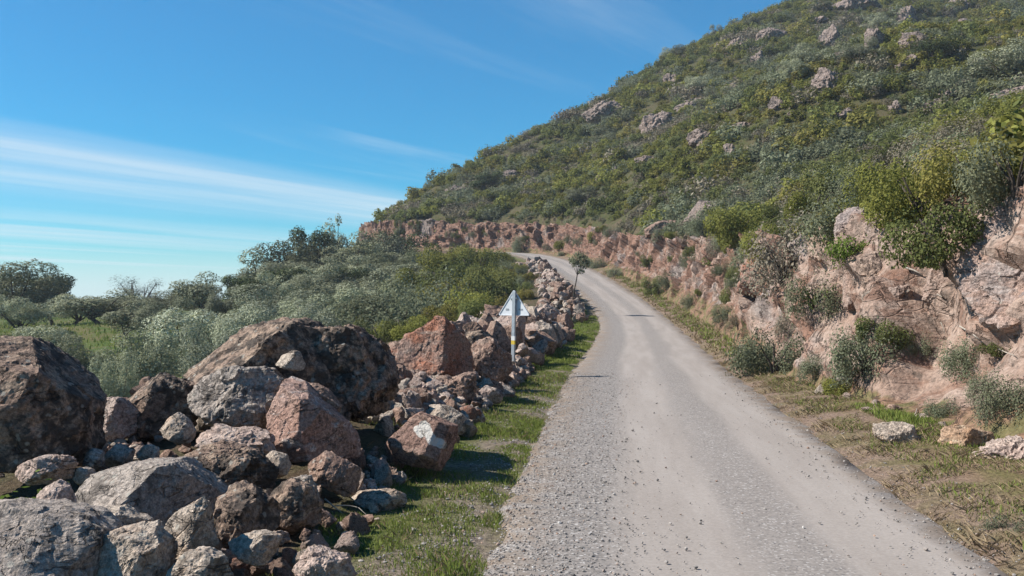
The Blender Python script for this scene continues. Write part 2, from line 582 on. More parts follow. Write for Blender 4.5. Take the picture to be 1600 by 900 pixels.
def cliff_material():
    k = NT('cut_rock_and_soil')
    ge = k.n('ShaderNodeNewGeometry')
    pos = ge.outputs['Position']
    hgt = k.n('ShaderNodeAttribute', attribute_name='up').outputs['Fac']
    soil = k.n('ShaderNodeAttribute', attribute_name='soil').outputs['Fac']
    big = k.noise(pos, 0.33, 5, 0.6, 0.6)
    mid = k.noise(pos, 1.7, 7, 0.66, 0.5)
    fine = k.noise(pos, 14.0, 6, 0.7)
    tilt = k.n('ShaderNodeMapping')
    tilt.inputs['Rotation'].default_value = (R(25), R(35), 0)
    tilt.inputs['Scale'].default_value = (1, 1, 1.9)
    k.L.new(pos, tilt.inputs['Vector'])
    bed = k.noise(tilt.outputs[0], 1.5, 6, 0.62, 0.8)
    col = k.mix(k.rng(mid, 0.36, 0.64), (0.335, 0.232, 0.18), (0.44, 0.33, 0.268))
    col = k.mix(k.math('MULTIPLY', k.rng(bed, 0.50, 0.62), 0.75), col, (0.27, 0.155, 0.11))
    col = k.mix(k.math('MULTIPLY', k.rng(k.math('ADD', k.noise(pos, 0.8, 5, 0.6, 0.6), k.math('MULTIPLY', k.n('ShaderNodeAttribute', attribute_name='iron').outputs['Fac'], 0.26)), 0.60, 0.70), 0.85), col, (0.27, 0.15, 0.105))
    col = k.mix(k.math('MULTIPLY', k.rng(big, 0.45, 0.36), 0.6), col, (0.33, 0.30, 0.28))
    col = k.mix(k.math('MULTIPLY', k.rng(k.noise(pos, 3.1, 6, 0.7, 0.4), 0.55, 0.63), 0.75), col, (0.14, 0.11, 0.09))
    sm = k.math('ADD', soil, k.math('MULTIPLY', k.math('SUBTRACT', mid, 0.5), 1.3))
    dirt = k.mix(k.rng(k.noise(pos, 2.3, 5), 0.42, 0.6), (0.27, 0.165, 0.11), (0.17, 0.15, 0.07))
    col = k.mix(k.rng(sm, 0.4, 0.6), col, dirt)
    lum = k.rng(fine, 0.25, 0.75, 0.62, 1.3)
    g = k.n('ShaderNodeCombineXYZ')
    for i in range(3):
        k.L.new(lum, g.inputs[i])
    col = k.mix(1.0, col, g.outputs[0], 'MULTIPLY')
    h = k.math('ADD', k.math('ADD', k.math('MULTIPLY', bed, 0.9), mid), k.math('MULTIPLY', fine, 0.3))
    crack = k.voro(tilt.outputs[0], 1.9, 'DISTANCE_TO_EDGE')
    fis = k.math('ABSOLUTE', k.math('SUBTRACT', k.noise(k.scale_vec(pos, (1.3, 1.3, 0.75)), 0.9, 6, 0.58, 0.8), 0.5))
    fm = k.rng(fis, 0.0, 0.014, 1.0, 0.0)
    col = k.mix(k.math('MULTIPLY', fm, 0.65), col, (0.075, 0.055, 0.045))
    col = k.mix(k.rng(hgt, 1.0, 1.04), col, k.mix(k.rng(mid, 0.4, 0.6), (0.085, 0.08, 0.04), (0.13, 0.10, 0.06)))
    h = k.math('SUBTRACT', h, k.math('MULTIPLY', fm, 0.6))
    h = k.math('ADD', h, k.math('MULTIPLY', k.rng(crack, 0.0, 0.05, -0.3, 0.0), k.rng(big, 0.52, 0.66)))
    return k.principled(col, 0.95, k.bump(h, 0.8, 0.12), 0.12)


# ------------------------------------------------------------------ the road's line
ctrl = np.array([
    (1.0, -12, 0.0, 3.1), (1.1, -6, 0.0, 3.1), (1.28, 0, 0, 3.1), (1.46, 6, 0, 3.15), (1.95, 10.9, 0, 3.3),
    (3.2, 22, 0.0, 3.5), (4.95, 36, 0.12, 3.5), (6.2, 48, 0.45, 3.5), (6.55, 58, 1.25, 3.6), (6.1, 68, 2.4, 3.8), (4.9, 85, 4.36, 3.9),
    (2.73, 99, 5.9, 3.8), (0.1, 107.5, 6.7, 3.7), (-5, 115, 7.2, 3.6), (-12.5, 122, 7.7, 3.6), (-20, 130, 8.1, 3.6),
    (-25.5, 141, 8.3, 3.6), (-28, 158, 8.3, 3.6), (-28, 180, 8.0, 3.6)])


def catmull(c, step):
    out = []
    for i in range(len(c) - 1):
        p0, p1, p2, p3 = c[max(i - 1, 0)], c[i], c[i + 1], c[min(i + 2, len(c) - 1)]
        n = max(2, int(np.linalg.norm(p2[:2] - p1[:2]) / step))
        for t in np.arange(n) / n:
            out.append(0.5 * ((2 * p1) + (-p0 + p2) * t + (2 * p0 - 5 * p1 + 4 * p2 - p3) * t * t + (-p0 + 3 * p1 - 3 * p2 + p3) * t ** 3))
    out.append(c[-1])
    return np.array(out)


LINE = catmull(ctrl, 0.2)
_tan = np.gradient(LINE[:, :2], axis=0)
_tan /= np.linalg.norm(_tan, axis=1)[:, None]
RIGHT = np.stack([_tan[:, 1], -_tan[:, 0]], 1)
ARC = np.concatenate([[0], np.cumsum(np.linalg.norm(np.diff(LINE[:, :2], axis=0), axis=1))])


def road_coords(x, y):
    """signed distance from the centre line (right positive), index on the line"""
    p = np.stack([x, y], 1)
    idx = np.zeros(len(p), int)
    sub = LINE[::4, :2]
    for a in range(0, len(p), 20000):
        q = p[a:a + 20000]
        d = ((q[:, None, :] - sub[None]) ** 2).sum(2)
        j = d.argmin(1) * 4
        best = np.full(len(q), 1e18)
        bi = j.copy()
        for o in range(-4, 5):
            jj = np.clip(j + o, 0, len(LINE) - 1)
            dd = ((q - LINE[jj, :2]) ** 2).sum(1)
            m = dd < best
            best[m] = dd[m]
            bi[m] = jj[m]
        idx[a:a + 20000] = bi
    rel = p - LINE[idx, :2]
    d = (rel * RIGHT[idx]).sum(1)
    far = np.linalg.norm(rel, axis=1)
    return np.where(np.abs(d) < far * 0.7, np.sign(d + 1e-9) * far, d), idx


# ------------------------------------------------------------------ natural terrain through known heights
def P(px, py, Y):
    return ((px - 800.0) / FPX * Y, Y, EYE + (HOR - py) / FPX * Y)


RIDGE = [(597, 356, 143), (640, 318, 150), (690, 286, 156), (740, 258, 160), (830, 216, 167), (930, 166, 175), (1045, 104, 192),
         (1120, 70, 205), (1250, 34, 228), (1330, 12, 242), (1420, 0, 255), (1520, 10, 245), (1600, 32, 235), (1750, 80, 220), (2000, 130, 200)]


def cut_height(y):
    return np.interp(y, [-10, 10, 25, 35, 48, 62, 80, 100, 120, 140, 170], [3.0, 3.0, 3.2, 3.6, 4.3, 3.9, 3.2, 3.2, 4.0, 4.4, 4.0])


pts = []
for i in range(0, len(LINE), 40):
    c, r = LINE[i], RIGHT[i]
    if c[1] > 150:
        continue
    for dd, ex in ((c[3] / 2 + 3.1, 0.0),):
        pts.append((c[0] + r[0] * dd, c[1] + r[1] * dd, c[2] + float(cut_height(c[1])) + ex))
    pts.append((c[0] - r[0] * 6.5, c[1] - r[1] * 6.5, c[2] - (1.0 if c[1] < 50 else 0.6 if c[1] < 105 else 3.2)))
for px, py, Y in RIDGE:
    x, y, z = P(px, py, Y)
    pts.append((x, y, z))
    k = 1.3
    pts.append((x * k, y * k, z - 14))
for px, Yc, zc in ((800, 118, 10.8), (930, 97, 8.6), (1050, 64, 5.6), (1200, 31, 3.6), (1350, 19, 3.3), (1500, 14, 3.1), (1700, 10, 3.0)):
    xs = [q[0] for q in RIDGE]
    ry, rY = np.interp(px, xs, [q[1] for q in RIDGE]), np.interp(px, xs, [q[2] for q in RIDGE])
    zr = EYE + (HOR - ry) / FPX * rY
    for t, sag in ((0.33, 0.93), (0.66, 0.96)):
        Y = Yc + t * (rY - Yc)
        z = zc + t * (zr - zc) * sag
        pts.append(((px - 800) / FPX * Y, Y, z))
pts += [(-30, 165, 6), (-42, 190, 0), (-60, 160, -1), (-5, 75, 3.3), (-8, 90, 3.6), (-10, 100, 3.4), (-16, 108, 2.8), (-27, 118, 2.0), (-36, 128, 1.0), (-32, 140, 2.5), (-45, 122, 0.2),
        (-20, 95, 0.9), (-30, 95, -0.4), (-18, 70, 0.2), (-30, 70, -0.6), (-40, 75, -0.9), (-60, 75, -1.2), (-50, 110, -0.6), (-80, 110, -1.0),
        (-100, 60, -1.5), (-30, 30, -3.0), (-15, 30, -2.3), (-15, 10, -2.5), (-40, 10, -3.8), (-15, -20, -2.5), (-9, 50, -0.6), (-20, 50, -1.4),
        (-7, 40, -1.0), (-9, 20, -1.8), (-9, 5, -1.6), (-150, 150, -2), (-100, 250, -3), (-60, 250, -4), (-200, 0, -5),
        (200, 50, 70), (150, 0, 48), (60, 0, 22), (30, -10, 11), (120, 100, 58)]
pts = np.array(pts)
S0 = 50.0


def _tps_fit(p, lam=2e-4):
    q = p[:, :2] / S0
    d = np.linalg.norm(q[:, None] - q[None], axis=2)
    K = np.where(d > 0, d * d * np.log(d + 1e-12), 0) + lam * np.eye(len(q))
    Pm = np.concatenate([np.ones((len(q), 1)), q], 1)
    A = np.zeros((len(q) + 3, len(q) + 3))
    A[:len(q), :len(q)] = K
    A[:len(q), len(q):] = Pm
    A[len(q):, :len(q)] = Pm.T
    return q, np.linalg.solve(A, np.concatenate([p[:, 2], np.zeros(3)]))


_q, _w = _tps_fit(pts)


def natural(x, y):
    out = np.zeros(len(x))
    for a in range(0, len(x), 20000):
        p = np.stack([x[a:a + 20000], y[a:a + 20000]], 1) / S0
        d2 = ((p[:, None] - _q[None]) ** 2).sum(2)
        out[a:a + 20000] = (0.5 * d2 * np.log(d2 + 1e-12)) @ _w[:len(_q)] + _w[len(_q)] + p @ _w[len(_q) + 1:]
    far = np.hypot(x - 20, y - 100)
    t = smooth((far - 260) / 260)
    return np.clip(out, -9, 95) * (1 - t) + (-3.0) * t


CUT_BASE = 1.15           # verge on the right between the gravel and the foot of the cut


def verge_width(y):
    return np.interp(y, [0, 8, 11, 19, 26, 45, 60, 80, 110, 140], [2.0, 1.9, 1.8, 1.0, 1.1, 1.5, 1.5, 1.2, 1.0, 1.0])


def ground(x, y, detail=True):
    x, y = np.asarray(x, float), np.asarray(y, float)
    d, i = road_coords(x, y)
    zr, w = LINE[i, 2], LINE[i, 3] / 2
    nat = natural(x, y)
    p3 = np.stack([x, y, 0 * x], 1)
    if detail:
        far = smooth((np.abs(d) - w - 1.5) / 4)
        nat = nat + far * (0.45 * fbm(p3 * 0.11, 4) + 0.1 * fbm(p3 * 0.7, 3)) * np.where(d > 0, 1.6, 0.8)
    e = np.abs(d) - w
    # right: verge then the foot of the cut (kept behind the modelled rock face)
    vr = verge_width(LINE[i, 1])
    right = zr + 0.10 * smooth(e / 1.2) + np.maximum(e - vr - np.interp(LINE[i, 1], [60, 80], [1.35, 1.7]), 0) * np.interp(LINE[i, 1], [60, 80], [8.0, 2.6])
    zright = np.minimum(np.maximum(nat, zr - 0.02), right)
    # left: verge, low bank under the rock heap, then down the slope to the valley
    berm = (0.46 * smooth((e - 0.85) / 1.1) + 0.30 * smooth((e - 2.0) / 1.2)) * smooth((44 - LINE[i, 1]) / 5 + 0.0) * np.interp(LINE[i, 1], [4.8, 6, 7.2, 9, 12], [0.02, 0.12, 0.38, 0.55, 0.85])
    berm2 = 0.9 * smooth((e - 0.7) / 1.0) * smooth((LINE[i, 1] - 50) / 6) * smooth((82 - LINE[i, 1]) / 8)
    edge = np.where(LINE[i, 1] < 50, 4.2, 3.0)
    left_near = zr + berm + berm2
    t = smooth((e - edge) / 4.0)
    zleft = left_near * (1 - t) + np.minimum(nat, zr + 1.6) * t
    zleft = np.where(e > edge + 4, nat, zleft)
    z = np.where(d > 0, zright, zleft)
    z = np.where(e < 0, zr - 0.05, np.where(e < 0.35, zr - 0.05 + (z - zr + 0.05) * smooth(e / 0.35), z))
    if detail:
        z = z + np.where(e > 0.2, 0.035 * fbm(p3 * 1.9 + 5, 3), 0.0)
    return z


def axis(dense_a, dense_b, step, ends, growth=1.13):
    core = list(np.arange(dense_a, dense_b + 1e-6, step))
    s, v = step, core[-1]
    hi = []
    while v < ends[1]:
        s = min(s * growth, 60 if v > 400 else (3.0 if v < 280 else 30))
        v += s
        hi.append(v)
    s, v = step, core[0]
    lo = []
    while v > ends[0]:
        s = min(s * growth, 60 if v < -400 else (2.5 if v > -160 else 30))
        v -= s
        lo.append(v)
    return np.array(lo[::-1] + core + hi)


gx = axis(-9, 13, 0.3, (-2500, 2500))
gy = axis(3, 70, 0.4, (-1500, 3500), 1.06)
GX, GY = np.meshgrid(gx, gy)
fx, fy = GX.ravel(), GY.ravel()
fz = ground(fx, fy)
nxg, nyg = len(gx), len(gy)
ii = np.arange((nyg - 1) * (nxg - 1))
r0, c0 = ii // (nxg - 1), ii % (nxg - 1)
q0 = r0 * nxg + c0
gf = np.stack([q0, q0 + 1, q0 + nxg + 1, q0 + nxg], 1)
gv = np.stack([fx, fy, fz], 1)
me = mesh_from('ground', gv, gf, ground_material())
gd, gi = road_coords(fx, fy)
ge_ = np.abs(gd) - LINE[gi, 3] / 2
n_lo = fbm(np.stack([fx, fy, 0 * fx], 1) * 0.35, 3)
toneA = np.zeros((len(fx), 3))
toneB = np.zeros((len(fx), 3))


def tone(mask, a, b):
    toneA[mask] = a
    toneB[mask] = b


hillm = gd > 0
tone(hillm, (0.07, 0.075, 0.03), (0.10, 0.085, 0.045))
tone(~hillm, (0.085, 0.125, 0.03), (0.15, 0.135, 0.055))
tone((gd > 0) & (ge_ < 3.0), (0.24, 0.165, 0.11), (0.17, 0.155, 0.06))
tone((gd > 0) & (ge_ < 0.9 + 0.5 * n_lo), (0.28, 0.20, 0.15), (0.19, 0.155, 0.085))
tone((gd <= 0) & (ge_ < 7.5), (0.12, 0.085, 0.06), (0.095, 0.085, 0.045))
tone((gd <= 0) & (ge_ < np.where(LINE[gi, 1] < 14, 1.15, 1.5)), (0.12, 0.15, 0.04), (0.155, 0.15, 0.06))
tone((gd <= 0) & (ge_ < 0.72 + 0.4 * n_lo), (0.25, 0.20, 0.155), (0.175, 0.155, 0.08))
color_attr(me, 'tone', toneA * ALBEDO)
color_attr(me, 'tone_alt', toneB * ALBEDO)
tag(link('ground', me), kind='structure')
near = (gv[gf[:, 0], 1] < 300) & (gv[gf[:, 0], 1] > -20) & (np.abs(gv[gf[:, 0], 0]) < 160)
GB = BVHTree.FromPolygons([Vector(p) for p in gv], gf[near].tolist())

# ------------------------------------------------------------------ road sheet
ds = np.array([-1.0, -0.9, -0.75, -0.55, -0.3, 0.0, 0.3, 0.55, 0.8, 0.93, 1.0])
rows = np.arange(0, len(LINE))
rv, uvs = [], []
for i in rows:
    c, r = LINE[i], RIGHT[i]
    jl = 0.24 * perlin(np.array([[ARC[i] * 0.9, 1.3, 0]]))[0] + 0.16 * perlin(np.array([[ARC[i] * 3.1, 4.3, 0]]))[0]
    jr = 0.20 * perlin(np.array([[ARC[i] * 0.8, 9.3, 0]]))[0] + 0.06 * perlin(np.array([[ARC[i] * 3.3, 14.3, 0]]))[0]
    for f in ds:
        d = f * (c[3] / 2 + 0.12)
        if f == -1.0:
            d += jl
        if f == 1.0:
            d += jr
        crown = 0.03 * (1 - f * f) - (0.055 if abs(f) == 1.0 else 0.0)
        rut = -0.018 * math.exp(-((d + 0.32) / 0.3) ** 2) - 0.018 * math.exp(-((d - 1.05) / 0.3) ** 2)
        rv.append((c[0] + r[0] * d, c[1] + r[1] * d, c[2] + crown + rut))
        uvs.append((d, ARC[i]))
nd = len(ds)
i0 = np.arange((len(rows) - 1) * (nd - 1))
a0 = (i0 // (nd - 1)) * nd + i0 % (nd - 1)
rf = np.stack([a0, a0 + 1, a0 + nd + 1, a0 + nd], 1)
me = mesh_from('road', np.array(rv), rf, road_material())
uvl = me.uv_layers.new(name='UVMap')
uvl.data.foreach_set('uv', np.array(uvs, np.float32)[rf.ravel()].ravel())
tag(link('road', me), kind='structure')

# ------------------------------------------------------------------ cut rock face along the right of the road
ca, cb = np.searchsorted(LINE[:, 1], 3.0), len(LINE) - 60
prof_u = np.array([-0.35, 0.0, 0.30, 0.62, 0.86, 1.04, 1.20, 1.42, 1.9, 2.8, 4.0])
prof_h = np.array([-0.08, 0.02, 0.10, 0.27, 0.47, 0.70, 0.88, 0.98, 1.05, 1.08, 1.10])
NT_ = 92
tt = np.linspace(0, 1, NT_)
arcl = np.interp(tt, np.linspace(0, 1, len(prof_u)), prof_u)
arch = np.interp(tt, np.linspace(0, 1, len(prof_u)), prof_h)
cv, cup, csoil = [], [], []
stat = [float(ca)]
while stat[-1] < cb:
    stat.append(stat[-1] + np.interp(LINE[int(stat[-1]), 1], [24, 40, 70], [0.36, 0.6, 1.0]))
cred = []
Rows = []
for fi in stat:
    i = int(fi)
    t_ = fi - i
    c, r = LINE[i] * (1 - t_) + LINE[i + 1] * t_, RIGHT[i] * (1 - t_) + RIGHT[i + 1] * t_
    Rows.append(r)
    cred.append(np.full(NT_, np.interp(c[1], [0, 22, 30, 40, 60, 90, 140], [0.22, 0.25, 0.75, 0.45, 0.7, 1.05, 1.0])))
    b = c[3] / 2 + float(verge_width(c[1]))
    hh = float(cut_height(c[1]))
    s = ARC[i] * (1 - t_) + ARC[i + 1] * t_
    wob = 0.55 * fbm(np.array([[s * 0.12, 3.3, 0.5]]), 3)[0]
    tal = np.interp(c[1], [0, 11, 15, 22, 36, 60, 80, 150], [0.34, 0.26, 0.12, 0.12, 0.46, 0.48, 0.26, 0.15])
    shift = np.where(arch < tal, 0, 0) 
    u = arcl + ((wob * 0.55 - 0.15) * smooth((arch - 0.05) / 0.4))
    # talus at the foot: pulled out towards the road
    foot = smooth((tal - arch) / max(tal, 0.05))
    u = u + (1 - foot) * tal * 0.9 * smooth(arch / 0.3)
    x = c[0] + r[0] * (b + u)
    y = c[1] + r[1] * (b + u)
    cv.append(np.stack([x, y, c[2] + 0.08 + arch * hh], 1))
    cup.append(arch)
    csoil.append(np.clip(0.95 * foot + 0.6 * smooth((arch - 1.0) / 0.06), 0, 1))
cv = np.concatenate(cv)
cup = np.concatenate(cup)
csoil = np.concatenate(csoil)
ncs = len(stat)
# keep the top on the hillside
topz = ground(cv[:, 0], cv[:, 1])
tw = smooth((cup - 0.95) / 0.1)
nrm_x = -np.repeat(np.array(Rows), NT_, axis=0)
out_dir = np.concatenate([nrm_x * 0.8, np.full((len(cv), 1), 0.45)], 1)
rocky = (1 - csoil * 0.8)
ang = cv.copy()
ang = ang @ np.array(Matrix.Rotation(R(28), 3, 'Y') @ Matrix.Rotation(R(20), 3, 'X'))
disp = np.zeros(len(cv))
for scl, amp, tiltamp, sd in ((0.42, 0.75, 0.8, 1), (1.05, 0.36, 0.6, 5), (2.6, 0.17, 0.55, 9), (6.0, 0.06, 0.4, 23)):
    q = ang * scl * np.array([1, 1, 1.35]) + 0.22 * np.stack([fbm(ang * scl + 3, 2), fbm(ang * scl + 9, 2), fbm(ang * scl + 15, 2)], 1)
    cp, cr = cells(q, sd)
    tl = (cr[:, 1:4] - 0.5) * 2
    disp += amp * (cr[:, 0] - 0.5) + tiltamp * ((q - cp) * tl).sum(1) / scl * 0.5
disp += 0.12 + 0.06 * fbm(cv * 1.4, 4) + 0.03 * fbm(cv * 6.0, 3)
disp *= rocky * np.interp(cv[:, 1], [9, 16, 24], [0.62, 0.72, 1.0])
disp += csoil * (0.10 * fbm(cv * 1.2 + 7, 4) + 0.03 * fbm(cv * 7 + 2, 2))
D2 = disp.reshape(ncs, NT_)
for _ in range(2):
    Dn = np.pad(D2, 1, mode='edge')
    Bl = (Dn[:-2, 1:-1] + Dn[2:, 1:-1] + Dn[1:-1, :-2] + Dn[1:-1, 2:] + 2 * D2) / 6
    wt_ = np.interp(cv[:, 1].reshape(ncs, NT_), [18, 30], [1.0, 0.25])
    D2 = D2 * (1 - wt_) + Bl * wt_
disp = D2.ravel()
damp = smooth((cup + 0.02) / 0.1) * (1 - 0.75 * smooth((cup - 1.0) / 0.06))
cv = cv + out_dir * (disp * damp)[:, None]
cv[:, 2] = np.where(tw > 0, cv[:, 2] * (1 - tw) + (topz + 0.12 - 0.5 * smooth((cup - 1.075) / 0.02)) * tw, cv[:, 2])
i0 = np.arange((ncs - 1) * (NT_ - 1))
a0 = (i0 // (NT_ - 1)) * NT_ + i0 % (NT_ - 1)
cf = np.stack([a0, a0 + NT_, a0 + NT_ + 1, a0 + 1], 1)
me = mesh_from('cliff', cv, cf, cliff_material(), False)
float_attr(me, 'up', cup)
float_attr(me, 'soil', csoil)
float_attr(me, 'iron', np.concatenate(cred))
tag(link('cliff', me), kind='structure')
CB = BVHTree.FromPolygons([Vector(p) for p in cv], cf.tolist())


def hit(px, py, cliff=True):
    d = Vector(((px - 800) / FPX, 1.0, (HOR - py) / FPX)).normalized()
    o = Vector((0, 0, EYE))
    best = None
    for T in ((GB, CB) if cliff else (GB,)):
        h = T.ray_cast(o, d, 900)
        if h[0] is not None and (best is None or h[3] < best[1]):
            best = (h[0], h[3])
    return best[0] if best else None


def drop(x, y, cliff=True):
    """height of the ground or rock face straight below"""
    best = None
    for T in ((GB, CB) if cliff else (GB,)):
        h = T.ray_cast(Vector((x, y, 200)), Vector((0, 0, -1)))
        if h[0] is not None and (best is None or h[0].z > best):
            best = h[0].z
    return best if best is not None else float(ground(np.array([x]), np.array([y]))[0])


# ------------------------------------------------------------------ rocks
_ico = {}


def ico(level):
    if level not in _ico:
        bm = bmesh.new()
        bmesh.ops.create_icosphere(bm, subdivisions=level, radius=1.0)
        v = np.array([p.co for p in bm.verts])
        v /= np.linalg.norm(v, axis=1)[:, None]
        f = np.array([[p.index for p in q.verts] for q in bm.faces])
        bm.free()
        _ico[level] = (v, f)
    return _ico[level]


def radial(poly, th):
    """distance from the origin to a star-shaped outline in directions th"""
    out = np.zeros(len(th))
    c, s = np.cos(th), np.sin(th)
    for k in range(len(poly)):
        a, b = poly[k], poly[(k + 1) % len(poly)]
        e = b - a
        den = c * e[1] - s * e[0]
        den = np.where(np.abs(den) < 1e-9, 1e-9, den)
        t = (a[0] * e[1] - a[1] * e[0]) / den
        u = (a[0] * s - a[1] * c) / den
        ok = (t > 0) & (u >= -1e-6) & (u <= 1 + 1e-6)
        out = np.where(ok, np.maximum(out, t), out)
    return np.where(out <= 0, np.median(out[out > 0]) if (out > 0).any() else 0.1, out)


def rock_shape(outline, depth, facets, seed, level=5, rough=0.05, nrand=7, p=2.7):
    rg = np.random.default_rng(seed)
    d, f = ico(level)
    th = np.linspace(-math.pi, math.pi, 721)
    rr = radial(outline, th)
    ker = np.ones(5) / 5
    rr[:-1] = np.convolve(np.concatenate([rr[-5:-1], rr[:-1], rr[:4]]), ker, 'same')[4:-4]
    rr[-1] = rr[0]
    Rt = np.interp(np.arctan2(d[:, 2], d[:, 0]), th, rr)
    cph = np.sqrt(d[:, 0] ** 2 + d[:, 2] ** 2)
    r = ((cph / Rt) ** p + (np.abs(d[:, 1]) / depth) ** p) ** (-1 / p)
    fl = [(np.array(n, float), fr) for n, fr in facets]
    for _ in range(nrand):
        n = rg.normal(size=3)
        n[1] = n[1] * 1.3 - 0.35
        n[2] += 0.15
        fl.append((n, rg.uniform(0.74, 0.93)))
    for n, fr in fl:
        n = n / np.linalg.norm(n)
        dn = d @ n
        h = (r * dn).max()
        lim = np.where(dn > 1e-3, fr * h / np.maximum(dn, 1e-3), 1e9)
        r = np.minimum(r, lim)
    size = float(np.median(r))
    pos = d * r[:, None] / size
    off = rg.uniform(-40, 40, 3)
    cp, cr = cells(pos * 1.7 + off, seed % 200)
    n1 = fbm(pos * 1.5 + off, 5, 0.52)
    n2 = fbm(pos * 7.0 + off + 9, 3, 0.6)
    rid = 1 - np.abs(fbm(pos * 2.7 + off + 4, 3)) * 1.4
    cl = ((pos * 1.7 + off - cp) * (cr[:, 1:4] - 0.5)).sum(1)
    q2 = pos * 4.3 + off + 0.25 * np.stack([n2, n1, rid], 1)
    cp2, cr2 = cells(q2, (seed + 77) % 200)
    cl2 = ((q2 - cp2) * (cr2[:, 1:4] - 0.5)).sum(1)
    r = r * (1 + rough * (1.2 * n1 + 0.5 * (rid - 0.6) + 0.5 * n2) + rough * 2.4 * cl + rough * 0.9 * (cr[:, 0] - 0.5) + rough * 1.3 * cl2 + rough * 0.5 * (cr2[:, 0] - 0.5))
    v = d * r[:, None]
    for ax in (0, 2):
        o0, o1 = outline[:, 0 if ax == 0 else 1].min(), outline[:, 0 if ax == 0 else 1].max()
        v0, v1 = v[:, ax].min(), v[:, ax].max()
        v[:, ax] = np.where(v[:, ax] < 0, v[:, ax] * (o0 / v0), v[:, ax] * (o1 / v1))
    return v, f


def traced_rock(name, label, cat, outline, Y, mat, facets=(), depth=None, level=5, rough=0.06, seed=None, nrand=7, group=None, p=2.7, stain=None, off=None):
    poly = np.array([((px - 800) / FPX * Y, EYE + (HOR - py) / FPX * Y) for px, py in outline])
    # area centroid
    x, y = poly[:, 0], poly[:, 1]
    x1, y1 = np.roll(x, -1), np.roll(y, -1)
    a = x * y1 - x1 * y
    A = a.sum() / 2
    c = np.array([((x + x1) * a).sum() / (6 * A), ((y + y1) * a).sum() / (6 * A)])
    rel = poly - c
    ext = rel.max(0) - rel.min(0)
    depth = depth or 0.42 * float(ext.mean())
    seed = seed if seed is not None else (len(bpy.data.objects) * 31 + 5)
    if name == 'boulder':
        rough, p, nrand = rough * 0.72, 3.3, nrand + 4
    v, f = rock_shape(rel, depth, facets, seed, level, rough, nrand, p)
    me = mesh_from(name, v, f, M[mat], False)
    if stain:
        spx = 800 + FPX * (v[:, 0] + c[0]) / (v[:, 1] + Y)
        spy = HOR - FPX * (v[:, 2] + c[1] - EYE) / (v[:, 1] + Y)
        s = np.zeros(len(v))
        for (ax, ay), (bx, by), rad in stain:
            ex, ey = bx - ax, by - ay
            t = np.clip(((spx - ax) * ex + (spy - ay) * ey) / (ex * ex + ey * ey), 0, 1)
            dist = np.hypot(spx - ax - t * ex, spy - ay - t * ey)
            s = np.maximum(s, np.clip(1 - dist / rad * 0.5, 0, 1) * (v[:, 1] < 0.05))
        float_attr(me, 'stain', s)
    o = link(name, me, loc=(c[0], Y, c[1]))
    tag(o, label, cat, group)
    return o


HEAP = 'boulders of the roadside heap'
LIT_L = ((-0.62, -0.55, 0.56), 0.72)
RT_DK = ((0.86, -0.48, 0.12), 0.62)
TOP = ((0.05, -0.35, 0.94), 0.8)


def heap(label, outline, Y, mat, facets=(), **kw):
    return traced_rock('boulder', label, 'boulder', outline, Y, mat, facets, group=HEAP, **kw)


heap('huge dark rounded boulder cut off by the left picture edge',
     [(-70, 720), (-75, 630), (-50, 560), (-10, 525), (25, 526), (60, 537), (95, 560), (125, 590), (143, 614), (141, 650), (146, 692), (120, 722), (40, 730)],
     7.2, 'dark', [((0.25, -0.95, -0.12), 0.7), ((-0.3, -0.6, 0.75), 0.78), ((0.8, -0.55, 0.1), 0.75)], level=6, rough=0.05, depth=0.75, nrand=5)
heap('broad flat grey lichened slab in the bottom left corner',
     [(-120, 800), (0, 786), (60, 795), (120, 818), (152, 836), (156, 865), (150, 915), (90, 985), (-110, 990)],
     4.9, 'slate', [((0.12, -0.62, 0.78), 0.5), ((0.9, -0.4, 0.1), 0.8)], level=6, rough=0.04, depth=0.6, nrand=3)
heap('pinkish pointed stone tucked below the huge dark boulder',
     [(18, 745), (28, 725), (70, 711), (98, 712), (116, 722), (113, 746), (85, 755), (50, 757)], 6.5, 'pink', [LIT_L, RT_DK])
heap('small pale stone above the flat grey slab and beside the green weeds',
     [(54, 792), (62, 766), (85, 750), (105, 762), (123, 796), (116, 814), (90, 808), (62, 800)], 5.8, 'pink', [((-0.4, -0.55, 0.7), 0.7), RT_DK])
heap('wide wedge shaped boulder with lit grey top and black right face',
     [(117, 758), (150, 744), (215, 722), (272, 720), (292, 733), (332, 756), (344, 782), (336, 812), (280, 822), (240, 812), (200, 806), (155, 790)],
     6.3, 'slate', [((-0.40, -0.50, 0.77), 0.55), ((0.86, -0.5, 0.0), 0.36)], level=6, nrand=2, rough=0.035, depth=0.45)
heap('small half lit stone in front of the wide wedge boulder',
     [(134, 816), (165, 793), (192, 790), (208, 803), (242, 818), (230, 846), (165, 842), (140, 832)], 5.6, 'tan', [LIT_L, RT_DK])
heap('squat tan boulder at the bottom edge beside the flat grey slab',
     [(152, 852), (158, 835), (200, 826), (238, 819), (246, 835), (259, 848), (262, 872), (252, 925), (205, 950), (165, 915)],
     5.05, 'tan', [((-0.3, -0.85, 0.45), 0.6), ((0.8, -0.6, 0.0), 0.8)], level=6, nrand=4, depth=0.24)
heap('upright pointed tan rock with a black notch on its right',
     [(252, 830), (270, 805), (300, 788), (322, 774), (328, 815), (338, 858), (300, 872), (262, 866)], 5.5, 'tan', [((-0.5, -0.72, 0.48), 0.6), ((0.85, -0.5, -0.1), 0.6)], level=6, nrand=3)
heap('low rounded rock at the bottom edge below the upright pointed rock',
     [(262, 882), (290, 858), (320, 857), (346, 870), (362, 908), (340, 945), (280, 945)], 4.95, 'tan', [LIT_L, RT_DK])
